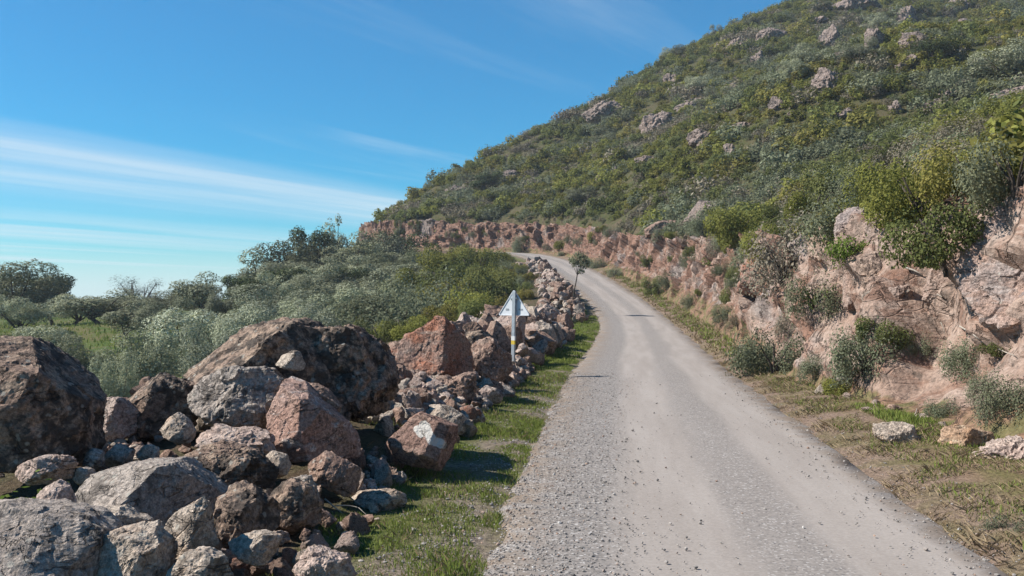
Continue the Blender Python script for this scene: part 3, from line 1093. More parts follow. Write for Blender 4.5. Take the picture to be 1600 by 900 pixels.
heap('pale yellowish block with a cut flat face near the grass',
     [(356, 848), (372, 835), (410, 830), (441, 837), (433, 860), (412, 887), (395, 882), (374, 868)], 5.55, 'tan', [((-0.35, -0.65, 0.68), 0.6), ((0.7, -0.7, -0.1), 0.75)])
heap('pinkish rough stone at the bottom edge nearest the grass',
     [(455, 874), (474, 854), (505, 858), (530, 866), (556, 873), (558, 892), (540, 925), (465, 925)], 5.4, 'pink', [LIT_L], rough=0.09)
heap('orange brown rock in shade under the tilted pink slab',
     [(480, 731), (495, 718), (510, 705), (526, 714), (545, 722), (563, 735), (560, 760), (547, 775), (520, 762), (494, 745)], 7.6, 'brown', [LIT_L, RT_DK])
heap('grey rock half lost in the black shadow left of the orange brown rock',
     [(440, 756), (470, 742), (487, 742), (499, 772), (488, 785), (460, 778)], 7.2, 'slate', [LIT_L])
heap('flat tan stone lying in the grass at the heap foot',
     [(544, 782), (560, 770), (610, 766), (628, 763), (635, 778), (629, 792), (600, 804), (562, 804)], 7.75, 'tan', [((-0.2, -0.55, 0.8), 0.65), ((0.9, -0.3, 0.0), 0.85)])
heap('small square brown stone in shadow beside dry twigs',
     [(489, 803), (500, 794), (513, 802), (526, 813), (512, 824), (495, 815)], 6.8, 'brown', level=4)
heap('smallest upright pebbly stone at the edge of the near grass',
     [(467, 842), (475, 825), (486, 832), (483, 850)], 6.35, 'brown', level=4)
heap('tilted pink slab with white streaks standing in the heap centre',
     [(416, 629), (424, 607), (447, 591), (470, 599), (492, 626), (516, 647), (543, 674), (558, 700), (550, 722), (520, 722), (490, 716), (470, 718), (449, 713), (434, 690), (424, 660)],
     8.2, 'slab', [((-0.52, -0.78, 0.36), 0.5), ((0.80, -0.6, 0.02), 0.42)], level=6, nrand=2, rough=0.035, depth=0.45)
heap('rust brown rock leaning on the tilted pink slab',
     [(468, 598), (495, 599), (515, 611), (534, 635), (526, 650), (508, 642), (488, 622)], 8.55, 'brown', [LIT_L])
heap('small tan stone perched between the big lichened boulders',
     [(430, 571), (440, 556), (465, 547), (470, 560), (477, 577), (460, 581)], 8.9, 'tan', [((-0.5, -0.6, 0.6), 0.6), RT_DK], level=4)
heap('great dark lichened boulder crowning the heap with sloping left side',
     [(283, 578), (330, 547), (368, 511), (400, 502), (430, 497), (470, 496), (496, 503), (545, 560), (565, 655), (480, 668), (400, 650), (330, 615)],
     9.6, 'dark', [((-0.55, -0.35, 0.76), 0.66), ((0.55, -0.82, 0.1), 0.62)], level=6, nrand=4, rough=0.07, depth=0.75)
heap('ribbed brown boulder forming the right shoulder of the heap crown',
     [(478, 508), (530, 505), (565, 511), (588, 529), (606, 549), (620, 578), (624, 605), (610, 634), (582, 650), (550, 660), (515, 645), (490, 590)],
     9.9, 'dark', [((0.35, -0.9, 0.3), 0.66), ((0.9, -0.3, 0.25), 0.8)], level=6, nrand=4, rough=0.10, depth=0.7)
heap('rounded brown boulder at the lower left of the heap crown',
     [(296, 622), (305, 595), (330, 580), (370, 569), (420, 571), (448, 590), (445, 640), (425, 672), (370, 675), (330, 662), (304, 645)],
     8.85, 'slate', [((-0.45, -0.8, 0.4), 0.66)], level=6, rough=0.08, nrand=5)
heap('pale pink and white block beside the huge dark boulder',
     [(140, 630), (165, 622), (190, 619), (206, 640), (217, 650), (208, 676), (178, 697), (150, 695), (140, 668)], 8.7, 'pink', [((-0.45, -0.75, 0.5), 0.62), RT_DK], level=6, nrand=3)
heap('dark humped rock behind the pale pink and white block',
     [(190, 627), (225, 592), (250, 582), (275, 584), (302, 590), (308, 620), (304, 660), (272, 682), (230, 690), (204, 690), (198, 655)], 9.0, 'dark', [((-0.6, -0.3, 0.7), 0.72), ((0.5, -0.86, 0.0), 0.6)], level=6)
heap('rounded tan stone in front of the dark humped rock',
     [(250, 672), (262, 652), (278, 644), (291, 652), (304, 674), (301, 692), (270, 695), (254, 688)], 8.0, 'tan', [LIT_L])
heap('long low pale pink rock left of the tilted pink slab',
     [(303, 688), (340, 662), (370, 669), (400, 667), (426, 675), (433, 702), (400, 722), (340, 714)], 7.8, 'pink', [((-0.3, -0.5, 0.8), 0.7)], rough=0.11)
heap('broad dark crumbling rock behind the wide wedge boulder',
     [(266, 724), (300, 700), (340, 689), (400, 699), (432, 726), (428, 768), (380, 775), (330, 768), (288, 748)], 6.95, 'dark', [((-0.3, -0.4, 0.85), 0.7)], level=6, rough=0.12)
heap('black shaded boulder right of the wide wedge boulder',
     [(336, 780), (350, 757), (375, 754), (402, 765), (428, 790), (434, 836), (400, 862), (360, 868), (340, 840)], 6.1, 'dark', [((-0.3, -0.5, 0.8), 0.75), RT_DK], rough=0.09)
heap('dark angular rock in the shadow above the pale yellowish block',
     [(418, 776), (450, 747), (482, 760), (503, 787), (494, 820), (456, 836), (428, 822)], 6.6, 'dark', [RT_DK, LIT_L], rough=0.08)
heap('rounded grey stone below the pale pink and white block',
     [(128, 722), (143, 701), (159, 704), (162, 727), (146, 738)], 7.0, 'slate', level=4)
heap('second rounded grey stone beside the wide wedge boulder top',
     [(159, 714), (180, 693), (209, 704), (203, 727), (175, 732)], 7.3, 'slate', [LIT_L], level=4)
heap('small tan stone between the tan rounded stone and the wedge boulder',
     [(212, 712), (228, 694), (246, 698), (250, 716), (228, 722)], 7.5, 'tan', level=4)
heap('small bluish grey stone at the left tip of the wedge boulder',
     [(114, 748), (125, 729), (146, 733), (152, 753), (130, 760)], 6.6, 'slate', level=4)
heap('tan stone with white veins left of the orange brown rock',
     [(409, 722), (425, 705), (446, 711), (454, 737), (436, 748), (417, 741)], 7.35, 'tan', [LIT_L], level=4)
heap('brown boulder with a white bird shaped stain beside the grass',
     [(598, 704), (614, 681), (640, 655), (656, 645), (686, 655), (715, 667), (713, 690), (702, 716), (690, 732), (660, 728), (630, 722), (606, 722)],
     9.05, 'stained', [((-0.28, -0.76, 0.58), 0.5), ((0.92, -0.36, -0.1), 0.72)], level=6, nrand=2, rough=0.035, depth=0.36,
     stain=[((652, 670), (658, 678), 5.5), ((663, 665), (676, 688), 7.5), ((676, 688), (690, 694), 7.0)])
heap('grey block behind the white stained boulder',
     [(664, 645), (680, 632), (700, 634), (723, 645), (733, 666), (729, 680), (700, 676), (676, 668)], 11.6, 'tan', [LIT_L, RT_DK])
heap('wide jagged purple grey rock in front of the red boulder',
     [(652, 608), (670, 600), (690, 584), (706, 592), (736, 581), (746, 600), (744, 616), (737, 634), (700, 630), (668, 624)], 14.3, 'brown', [((-0.3, -0.5, 0.8), 0.7), ((0.8, -0.6, -0.1), 0.8)], rough=0.10)
heap('flat pink stone lying alone in the verge grass before the sign',
     [(741, 617), (760, 602), (775, 607), (786, 620), (781, 632), (748, 632)], 15.0, 'pink', [TOP], level=4)
heap('tall rust red boulder with a knobbed top',
     [(613, 551), (635, 538), (640, 530), (660, 520), (680, 506), (682, 496), (695, 492), (703, 501), (720, 514), (736, 535), (740, 582), (722, 612), (690, 608), (664, 612), (640, 600), (624, 572)],
     15.8, 'red', [((-0.45, -0.85, 0.25), 0.62), ((0.8, -0.58, 0.1), 0.66)], level=6, nrand=3, rough=0.06)
heap('red brown boulder in shade beside the sign post foot',
     [(728, 562), (735, 540), (746, 535), (766, 526), (781, 545), (796, 556), (802, 588), (770, 602), (738, 600)], 17.3, 'brown', [((-0.4, -0.5, 0.75), 0.7), RT_DK], rough=0.09)
heap('dark flat rock behind the red boulder and the sign',
     [(722, 535), (728, 518), (760, 516), (764, 530), (750, 545)], 18.5, 'dark', level=4)
heap('small pale stone at the left of the white stained boulder',
     [(582, 670), (600, 650), (613, 655), (617, 682), (600, 694), (585, 684)], 10.4, 'tan', level=4)
heap('low grey stone behind the small pale stone',
     [(558, 657), (585, 644), (606, 648), (596, 668), (563, 674)], 11.0, 'tan', level=4)
heap('grey stone with flat top below the ribbed boulder',
     [(592, 636), (610, 620), (629, 625), (633, 640), (610, 646)], 12.0, 'slate', level=4)
heap('tan stone stacked behind the flat topped grey stone',
     [(618, 624), (632, 609), (651, 611), (654, 632), (634, 640)], 12.6, 'brown', level=4)
heap('small pink stone left of the jagged purple grey rock',
     [(648, 640), (660, 628), (676, 632), (674, 648), (655, 650)], 12.3, 'pink', level=4)
heap('large pale pink block behind the sign post',
     [(765, 546), (770, 505), (778, 491), (800, 489), (822, 495), (818, 532), (797, 552)], 24.0, 'pink', [((-0.5, -0.75, 0.4), 0.65), RT_DK])

# --- loose stones filling the heap, and the two farther heaps
protos = []
for k in range(10):
    rg = np.random.default_rng(400 + k)
    ang_ = np.sort(rg.uniform(0, 2 * math.pi, 9)) + np.linspace(0, 0.01, 9)
    ang_ = np.linspace(0, 2 * math.pi, 9, endpoint=False) + rg.uniform(-0.25, 0.25, 9)
    rad = rg.uniform(0.36, 0.56, 9)
    ol = np.stack([np.cos(ang_) * rad * 1.15, np.sin(ang_) * rad * 0.85], 1)
    v, f = rock_shape(ol, 0.42, [(rg.normal(size=3), rg.uniform(0.48, 0.68)) for _ in range(7)], 900 + k, 3 if k >= 5 else 4, 0.06, 5, 4.5)
    protos.append((v, f))
stone_mats = ['tan', 'pink', 'brown', 'brown', 'brown', 'red', 'pink']
stone_mesh = {}


def stone(x, y, z, size, mat, label, group, k=None):
    k = int(RNG.integers(0, 10)) if k is None else k
    key = (k, mat)
    if key not in stone_mesh:
        stone_mesh[key] = mesh_from('stone', *protos[k], M[mat], False)
    o = link('stone', stone_mesh[key], loc=(x, y, z))
    o.rotation_euler = tuple(RNG.uniform(-3.1, 3.1, 3))
    s = size * RNG.uniform(0.85, 1.15, 3)
    o.scale = tuple(s)
    tag(o, label, 'stone', group)
    return o


def line_at(Y):
    i = int(np.searchsorted(LINE[:190 * 5, 1], Y))
    return LINE[i], RIGHT[i]


RUB = []
BIG = [(o.location.x, o.location.y, max(o.dimensions.x, o.dimensions.y) * 0.5) for o in bpy.data.objects if o.name.startswith('boulder')]


def heap_spots(n, Ya, Yb, e0, e1, smin, smax, hgt, near):
    out = []
    while len(out) < n:
        Y = RNG.uniform(Ya, Yb)
        c, r = line_at(Y)
        t = RNG.uniform(0, 1)
        e = e0 + ((e1 + (1.6 if near and Y < 11 else 0)) - e0) * t
        d = -(c[3] / 2 + e)
        x, y = c[0] + r[0] * d, c[1] + r[1] * d
        if not (-0.70 < x / y < 0.15):
            continue
        s = float(np.clip(RNG.lognormal(math.log(smin + 0.3 * (smax - smin)), 0.45), smin, smax))
        if near:
            if Y < 10.5:
                s = min(s * 0.75, 0.24)
            if any((x - bx) ** 2 + (y - by) ** 2 < (br * 0.75) ** 2 or ((x - bx) ** 2 < (br * 0.8) ** 2 and by - 1.3 * br < y < by and s > 0.17) for bx, by, br in BIG):
                continue
        lift = hgt * math.sin(math.pi * min(1, t * 1.1 + 0.1)) * RNG.uniform(0.2, 1.0)
        out.append((s / y, x, y, drop(x, y) + lift * 0.8 + s * 0.12, s))
    return sorted(out, reverse=True)


for n_all, n_own, Ya, Yb, e0, e1, smin, smax, hgt, near_, lab, grp in (
        (2600, 160, 4.2, 22, 0.95, 3.4, 0.06, 0.42, 0.10, True, 'broken stone wedged among the boulders of the near roadside heap', 'loose stones of the near heap'),
        (380, 70, 22, 38, 1.0, 3.8, 0.18, 0.95, 0.75, False, 'rough stone in the low pink heap behind the sign', 'stones of the heap behind the sign'),
        (620, 50, 47, 80, 0.7, 3.2, 0.16, 0.8, 0.8, False, 'angular stone of the distant heap where the road bends', 'stones of the heap at the bend')):
    sp_ = heap_spots(n_all, Ya, Yb, e0, e1, smin, smax, hgt, near_)
    for j, (_, x, y, z, sz_) in enumerate(sp_):
        if j < n_own:
            stone(x, y, z, sz_, random.choice(stone_mats if near_ else ['brown', 'brown', 'pink', 'brown', 'tan', 'pink', 'slate']), lab, grp)
        else:
            RUB.append((x, y, z, sz_))


def rubble(name, spots, mats, label):
    share = (0, 0, 1, 1, 1, 1, 2, 2, 2, 3)
    for mi, mname in enumerate(mats):
        mine = [q for j, q in enumerate(spots) if share[(j * 7) % 10] == mi]
        V, F, o = [], [], 0
        for x, y, z, sz_ in mine:
            v, f = protos[5 + int(RNG.integers(0, 5))]
            m = np.array(Matrix.Rotation(RNG.uniform(0, 6.28), 3, 'Z') @ Matrix.Rotation(RNG.uniform(0, 6.28), 3, 'X') @ Matrix.Rotation(RNG.uniform(0, 6.28), 3, 'Y'))
            V.append((v * (sz_ * RNG.uniform(0.8, 1.2, 3))) @ m.T + (x, y, z))
            F.append(f + o)
            o += len(v)
        ob = link(name, mesh_from(name, np.concatenate(V), np.concatenate(F), M[mname], False))
        tag(ob, label[mi], 'rubble', kind='stuff')


rubble('rubble', RUB, ['tan', 'brown', 'pink', 'slate'], ['tan stone rubble filling the roadside heaps', 'brown stone rubble filling the roadside heaps', 'pink stone rubble filling the roadside heaps', 'grey stone rubble filling the roadside heaps'])

# --- stones and blocks along the right-hand verge and in the cut
def cut_rock(label, outline, mat, facets=(), Y=None, inset=0.1, name='boulder', cat='boulder', group=None, **kw):
    c = np.mean(np.array(outline, float), 0)
    if Y is None:
        h = hit(c[0], c[1])
        Y = h.y + inset
    return traced_rock(name, label, cat, outline, Y, mat, facets, group=group, **kw)


BLK = 'rock blocks standing out of the road cut'
LEFTF = ((-0.85, -0.5, 0.2), 0.62)
cut_rock('flat topped grey slab lying in the right verge', [(1364, 663), (1390, 659), (1425, 667), (1438, 685), (1421, 703), (1393, 701), (1371, 683)], 'tan', [((-0.1, -0.45, 0.88), 0.5), ((0.1, -0.95, 0.1), 0.7)], Y=10.9, name='stone_slab', cat='stone')
cut_rock('orange brown square block in the right verge', [(1471, 692), (1478, 665), (1500, 664), (1556, 676), (1562, 702), (1527, 716), (1484, 714)], 'orange', [((0.2, -0.95, 0.2), 0.6), ((-0.7, -0.6, 0.3), 0.7)], Y=10.4, name='stone_block', cat='stone')
cut_rock('pale crumbled rock pile at the right picture edge', [(1498, 718), (1530, 705), (1560, 690), (1580, 679), (1612, 684), (1640, 735), (1592, 753), (1540, 745), (1508, 734)], 'pink', [((-0.4, -0.6, 0.6), 0.75)], Y=9.7, rough=0.14, name='rubble_rock', cat='stone')
cut_rock('small grey stone at the foot of the cut below the dark bush', [(1304, 592), (1320, 581), (1336, 587), (1342, 602), (1320, 609)], 'slate', [TOP], inset=0.0, name='stone', cat='stone', level=4)
cut_rock('dark stone half buried in the verge grass right of the yellow green patch', [(1379, 642), (1390, 631), (1408, 634), (1412, 650), (1392, 655)], 'brown', inset=0.0, name='stone', cat='stone', level=4)
cut_rock('pale flat stone in the grass behind the flat topped grey slab', [(1423, 657), (1436, 646), (1455, 648), (1456, 661), (1435, 666)], 'pink', [TOP], inset=0.0, name='stone', cat='stone', level=4)
cut_rock('towering lilac grey rock slab at the right picture edge', [(1505, 478), (1514, 420), (1534, 375), (1545, 336), (1570, 324), (1600, 306), (1690, 296), (1740, 520), (1600, 535), (1540, 510)], 'face', [((-0.75, -0.6, 0.28), 0.55), ((-0.2, -0.95, 0.15), 0.7)], group=BLK, inset=0.35, level=6, depth=0.7, nrand=3, rough=0.06)
cut_rock('orange tan rounded block high in the cut', [(1263, 396), (1267, 370), (1285, 351), (1305, 356), (1321, 385), (1319, 402), (1300, 428), (1274, 412)], 'cutorange', [LEFTF, ((0, -0.9, 0.3), 0.7)], group=BLK, inset=0.35, rough=0.1)
cut_rock('square pink block in the middle of the cut', [(1341, 402), (1360, 391), (1396, 403), (1407, 440), (1387, 473), (1354, 457)], 'cutorange', [((-0.5, -0.85, 0.1), 0.6)], group=BLK, inset=0.25, rough=0.1)
cut_rock('upright pale pillar of rock on top of the cut', [(1351, 390), (1357, 345), (1370, 329), (1393, 343), (1402, 398), (1375, 400)], 'cutblock', [((-0.7, -0.65, 0.2), 0.65)], group=BLK, inset=0.35, rough=0.1)
cut_rock('leaning grey slab behind the orange tan block', [(1303, 372), (1306, 340), (1325, 323), (1352, 326), (1362, 352), (1350, 380), (1325, 384)], 'face', [((-0.5, -0.7, 0.5), 0.6)], group=BLK, inset=0.35, rough=0.1)
cut_rock('narrow upright pale rock left of the square pink block', [(1318, 478), (1320, 430), (1330, 414), (1340, 420), (1341, 455), (1334, 486)], 'cutblock', [((-0.6, -0.75, 0.2), 0.7)], group=BLK, inset=0.25, rough=0.1)
cut_rock('rounded pale boulder under the square pink block', [(1371, 466), (1394, 446), (1419, 444), (1422, 480), (1406, 500), (1384, 488)], 'cutblock', [LEFTF], group=BLK, inset=0.25, rough=0.1)
cut_rock('pinkish wedge of rock below the overhanging dark green bush', [(1445, 470), (1452, 428), (1475, 416), (1500, 440), (1492, 470), (1472, 492)], 'cutblock', [((-0.6, -0.75, 0.2), 0.62)], group=BLK, inset=0.25, rough=0.1)
cut_rock('dark overhanging slab with a black hollow beneath it', [(1006, 372), (1014, 357), (1030, 345), (1061, 344), (1062, 366), (1040, 371), (1020, 370)], 'brown', [TOP], group=BLK, inset=-0.3, depth=1.3)
cut_rock('purple pink slab rising above the cut beside the dark overhang', [(1062, 370), (1072, 340), (1095, 312), (1122, 318), (1130, 350), (1118, 374)], 'outcrop', [((-0.6, -0.6, 0.5), 0.6)], group=BLK, inset=0.6)
cut_rock('red leaning block in the cut above the road', [(1153, 458), (1163, 415), (1184, 394), (1206, 399), (1209, 452), (1190, 470)], 'red', [((-0.6, -0.75, 0.2), 0.62)], group=BLK, inset=0.25, rough=0.1)
for q in range(20):
    Y = RNG.uniform(8.5, 32)
    c, r = line_at(Y)
    d = c[3] / 2 + float(verge_width(Y)) + RNG.uniform(-0.6, 0.7)
    x, y = c[0] + r[0] * d, c[1] + r[1] * d
    s = float(np.clip(RNG.lognormal(math.log(0.14), 0.5), 0.06, 0.4))
    stone(x, y, drop(x, y) + s * 0.12, s, random.choice(['pink', 'tan', 'brown', 'pink']), 'fallen stone lying at the foot of the pink road cut', 'stones at the foot of the cut')

# ------------------------------------------------------------------ hill outcrops
OUT = 'rock outcrops on the scrub hillside'
for lab, px, py, wpx, hpx in (
        ('broad grey outcrop on the left hillside below the skyline', 947, 182, 44, 36), ('pinkish outcrop right of the broad grey one', 1030, 200, 46, 34),
        ('small dark sided outcrop above the bright green scrub', 1096, 218, 36, 22), ('low outcrop left of the dark sided one', 1012, 254, 30, 18),
        ('narrow upright outcrop low on the hill', 940, 288, 18, 30), ('large pale outcrop in mid hillside', 1292, 134, 38, 40),
        ('outcrop below the hilltop rocks', 1300, 70, 32, 40), ('square dark outcrop near the top right', 1427, 70, 34, 28),
        ('tall narrow outcrop beside a grey green tree', 1366, 72, 24, 44), ('orange hollowed outcrop in the hillside', 1215, 168, 22, 24),
        ('pale outcrop on the upper left skyline slope', 1152, 78, 30, 20), ('flat pale rocks near the skyline', 1206, 56, 34, 16),
        ('summit rocks at the top picture edge', 1338, 10, 50, 20), ('pale ledge at the far right of the hillside', 1580, 154, 60, 22),
        ('small outcrop low on the left nose of the hill', 716, 300, 26, 14), ('pale streak of rock above the far cut', 962, 272, 18, 20),
        ('outcrop ridge stone left of the summit', 1415, 30, 24, 26), ('scattered pale stones on the mid slope', 1075, 170, 30, 16),
        ('low rock rib above the road cut', 1150, 140, 26, 14), ('pale rock near the right skyline', 1500, 40, 30, 14), ('little outcrop under the skyline shoulder', 800, 275, 22, 16)):
    h = hit(px, py, False)
    if h is None:
        h = hit(px, py + 12, False)
    if h is None:
        continue
    rg = np.random.default_rng(int(px * 7 + py))
    an = np.linspace(0, 2 * math.pi, 10, endpoint=False) + rg.uniform(-0.2, 0.2, 10)
    ol = [(px + math.cos(a) * wpx * 0.8 * rg.uniform(0.7, 1.15), py - hpx * 0.05 - math.sin(a) * hpx * 0.7 * rg.uniform(0.75, 1.15)) for a in an]
    w_m = wpx * h.y / FPX
    traced_rock('rock_outcrop', lab, 'rock outcrop', ol, h.y - 0.3 * w_m, 'outcrop', [((-0.6, -0.6, 0.4), 0.7)], depth=0.55 * w_m, level=5, rough=0.10, nrand=10, group=OUT)


# ------------------------------------------------------------------ foliage
def leaves(C, N, length, width, rg, jitter=0.7):
    """one diamond shaped face per centre, facing roughly along N"""
    n = N + jitter * rg.normal(size=C.shape)
    n /= np.linalg.norm(n, axis=1)[:, None] + 1e-9
    a = rg.normal(size=C.shape)
    a -= (a * n).sum(1)[:, None] * n
    a /= np.linalg.norm(a, axis=1)[:, None] + 1e-9
    b = np.cross(n, a)
    L = (length * rg.uniform(0.6, 1.4, len(C)))[:, None]
    W = (width * rg.uniform(0.6, 1.4, len(C)))[:, None]
    v = np.stack([C - a * L * 0.5, C + b * W * 0.5, C + a * L * 0.5, C - b * W * 0.5], 1).reshape(-1, 3)
    f = np.arange(len(v)).reshape(-1, 4)
    return v, f


def blob_cloud(blobs, n, rg, shell=0.55):
    """points in lumpy shells of a set of (centre, radius) blobs with outward directions"""
    rad = np.array([b[1] for b in blobs])
    pick = rg.choice(len(blobs), n, p=rad ** 2 / (rad ** 2).sum())
    d = rg.normal(size=(n, 3))
    d /= np.linalg.norm(d, axis=1)[:, None]
    c = np.array([b[0] for b in blobs])[pick]
    t = rg.uniform(shell, 1.0, n) ** 0.6
    lump = 1 + 0.35 * perlin(d * 2.3 + pick[:, None] * 7.7)
    return c + d * (rad[pick] * t * lump)[:, None] * np.array([1, 1, 0.85]), d


def shrub_mesh(name, mat, seed, n=620, leaf=0.13, tall=1.0, spiky=0.0):
    """a dome of leaf sized faces about one unit wide radius, one unit times tall high"""
    rg = np.random.default_rng(seed)
    bl = []
    for _ in range(int(rg.integers(11, 17))):
        a, r = rg.uniform(0, 2 * math.pi), math.sqrt(rg.uniform(0, 1)) * 0.82
        bl.append((np.array([math.cos(a) * r, math.sin(a) * r, tall * rg.uniform(0.12, 0.78) * (1 - 0.45 * r)]), rg.uniform(0.16, 0.40)))
    C, D = blob_cloud(bl, n, rg)
    C[:, 2] = np.abs(C[:, 2])
    if spiky:
        m = rg.uniform(size=n) < spiky
        C[m] += D[m] * rg.uniform(0.05, 0.25, (m.sum(), 1)) * np.array([0.6, 0.6, 1.3])
    D = D * 0.7 + np.array([0, 0, 0.5])
    v, f = leaves(C, D, leaf, leaf * 0.62, rg, 0.42)
    return mesh_from(name, v, f, mat, False)


def limbs(rg, h, trunk_h, spread, n_limb, r0):
    parts, ends = [], []
    lean = rg.uniform(-0.12, 0.12, 2) * h
    base = np.array([0, 0, -0.15])
    fork = np.array([lean[0], lean[1], trunk_h])
    mid = (base + fork) / 2 + np.append(rg.uniform(-0.06, 0.06, 2) * h, 0)
    parts.append(tube([base, base + (mid - base) * 0.25, mid, fork], [r0 * 1.5, r0 * 1.1, r0 * 0.95, r0 * 0.8], 8))
    for k in range(n_limb):
        a = 2 * math.pi * k / n_limb + rg.uniform(-0.4, 0.4)
        rr = spread * rg.uniform(0.45, 0.9)
        e = np.array([math.cos(a) * rr, math.sin(a) * rr, h * rg.uniform(0.58, 0.92)])
        m = fork * 0.45 + e * 0.55 + np.array([0, 0, -0.08 * h]) + rg.uniform(-0.05, 0.05, 3) * h
        parts.append(tube([fork - [0, 0, 0.05 * h], m, e], [r0 * 0.6, r0 * 0.38, r0 * 0.12], 6))
        ends.append(e)
        for _ in range(2):
            e2 = m + (e - m) * 0.3 + rg.normal(size=3) * np.array([0.3, 0.3, 0.14]) * spread
            e2[2] = max(e2[2], trunk_h * 1.05)
            parts.append(tube([m, (m + e2) / 2 + rg.normal(size=3) * 0.03 * h, e2], [r0 * 0.3, r0 * 0.2, r0 * 0.07], 5))
            ends.append(e2)
    return joined(parts), ends


def tree_proto(seed, mat, h=4.0, trunk_h=1.1, spread=1.7, n_leaf=4200, leaf=0.15, wide=0.42, n_limb=6, blob=(0.42, 0.72), shell=0.6):
    rg = np.random.default_rng(seed)
    (tv, tf), ends = limbs(rg, h, trunk_h, spread, n_limb, 0.045 * h * (0.8 if trunk_h > 0.6 else 0.6))
    bl = [(e + rg.normal(size=3) * 0.1, rg.uniform(*blob) * rg.choice([0.8, 0.95, 1.1, 1.2])) for e in ends]
    C, D = blob_cloud(bl, n_leaf, rg, shell)
    D = D * 0.8 + np.array([0, 0, 0.35])
    v, f = leaves(C, D, leaf, leaf * wide, rg, 0.38)
    top, wid = v[:, 2].max(), 0.5 * (np.percentile(v[:, 0], 98) - np.percentile(v[:, 0], 2))
    return mesh_mixed('trunk', tv, tf, M['bark']), mesh_from('crown', v, f, mat, False), top, wid


TREE = {}
for nm, mat, kw in (
        ('olive', 'olive', dict(seeds=(11, 12, 13), n_leaf=7500, leaf=0.16, trunk_h=0.9, wide=0.5, blob=(0.55, 0.85))),
        ('silver', 'olive_silver', dict(seeds=(21, 22, 23), n_leaf=15000, leaf=0.12, trunk_h=0.45, wide=0.36, blob=(0.5, 0.85))),
        ('bushy', 'olive', dict(seeds=(51, 52, 53), n_leaf=12000, leaf=0.13, trunk_h=0.45, wide=0.42, blob=(0.5, 0.85))),
        ('dark', 'olive_dark', dict(seeds=(31, 32), n_leaf=7500, leaf=0.16, trunk_h=0.7, wide=0.5, blob=(0.55, 0.85))),
        ('bare', 'grey_twig', dict(seeds=(41,), n_leaf=2600, leaf=0.22, wide=0.12, blob=(0.5, 0.8), shell=0.2)),
        ('slim', 'olive', dict(seeds=(61,), n_leaf=4200, leaf=0.15, wide=0.5, spread=0.8, trunk_h=1.6, n_limb=5, blob=(0.45, 0.65)))):
    sd = kw.pop('seeds')
    TREE[nm] = [tree_proto(s, M[mat], **kw) for s in sd]


def tree(px, top, wpx, Y, kind, label, group=None, name='olive_tree', min_h=1.0, z=None):
    x = (px - 800) / FPX * Y
    z = drop(x, Y, False) if z is None else z
    H = max(min_h, EYE + (HOR - top) / FPX * Y - z)
    H *= 1.1 if px > 395 else 1.0
    W = (0.58 if px > 395 else 0.53) * wpx / FPX * Y
    var = TREE[kind]
    tm, cm, t0, w0 = var[int(RNG.integers(0, len(var)))]
    rt = empty(name, (x, Y, z), float(RNG.uniform(0, 6.28)))
    sx = W / w0
    rt.scale = (sx, sx, H / t0)
    tag(rt, label, 'tree', group)
    link('trunk', tm, rt)
    link('crown', cm, rt)
    return rt


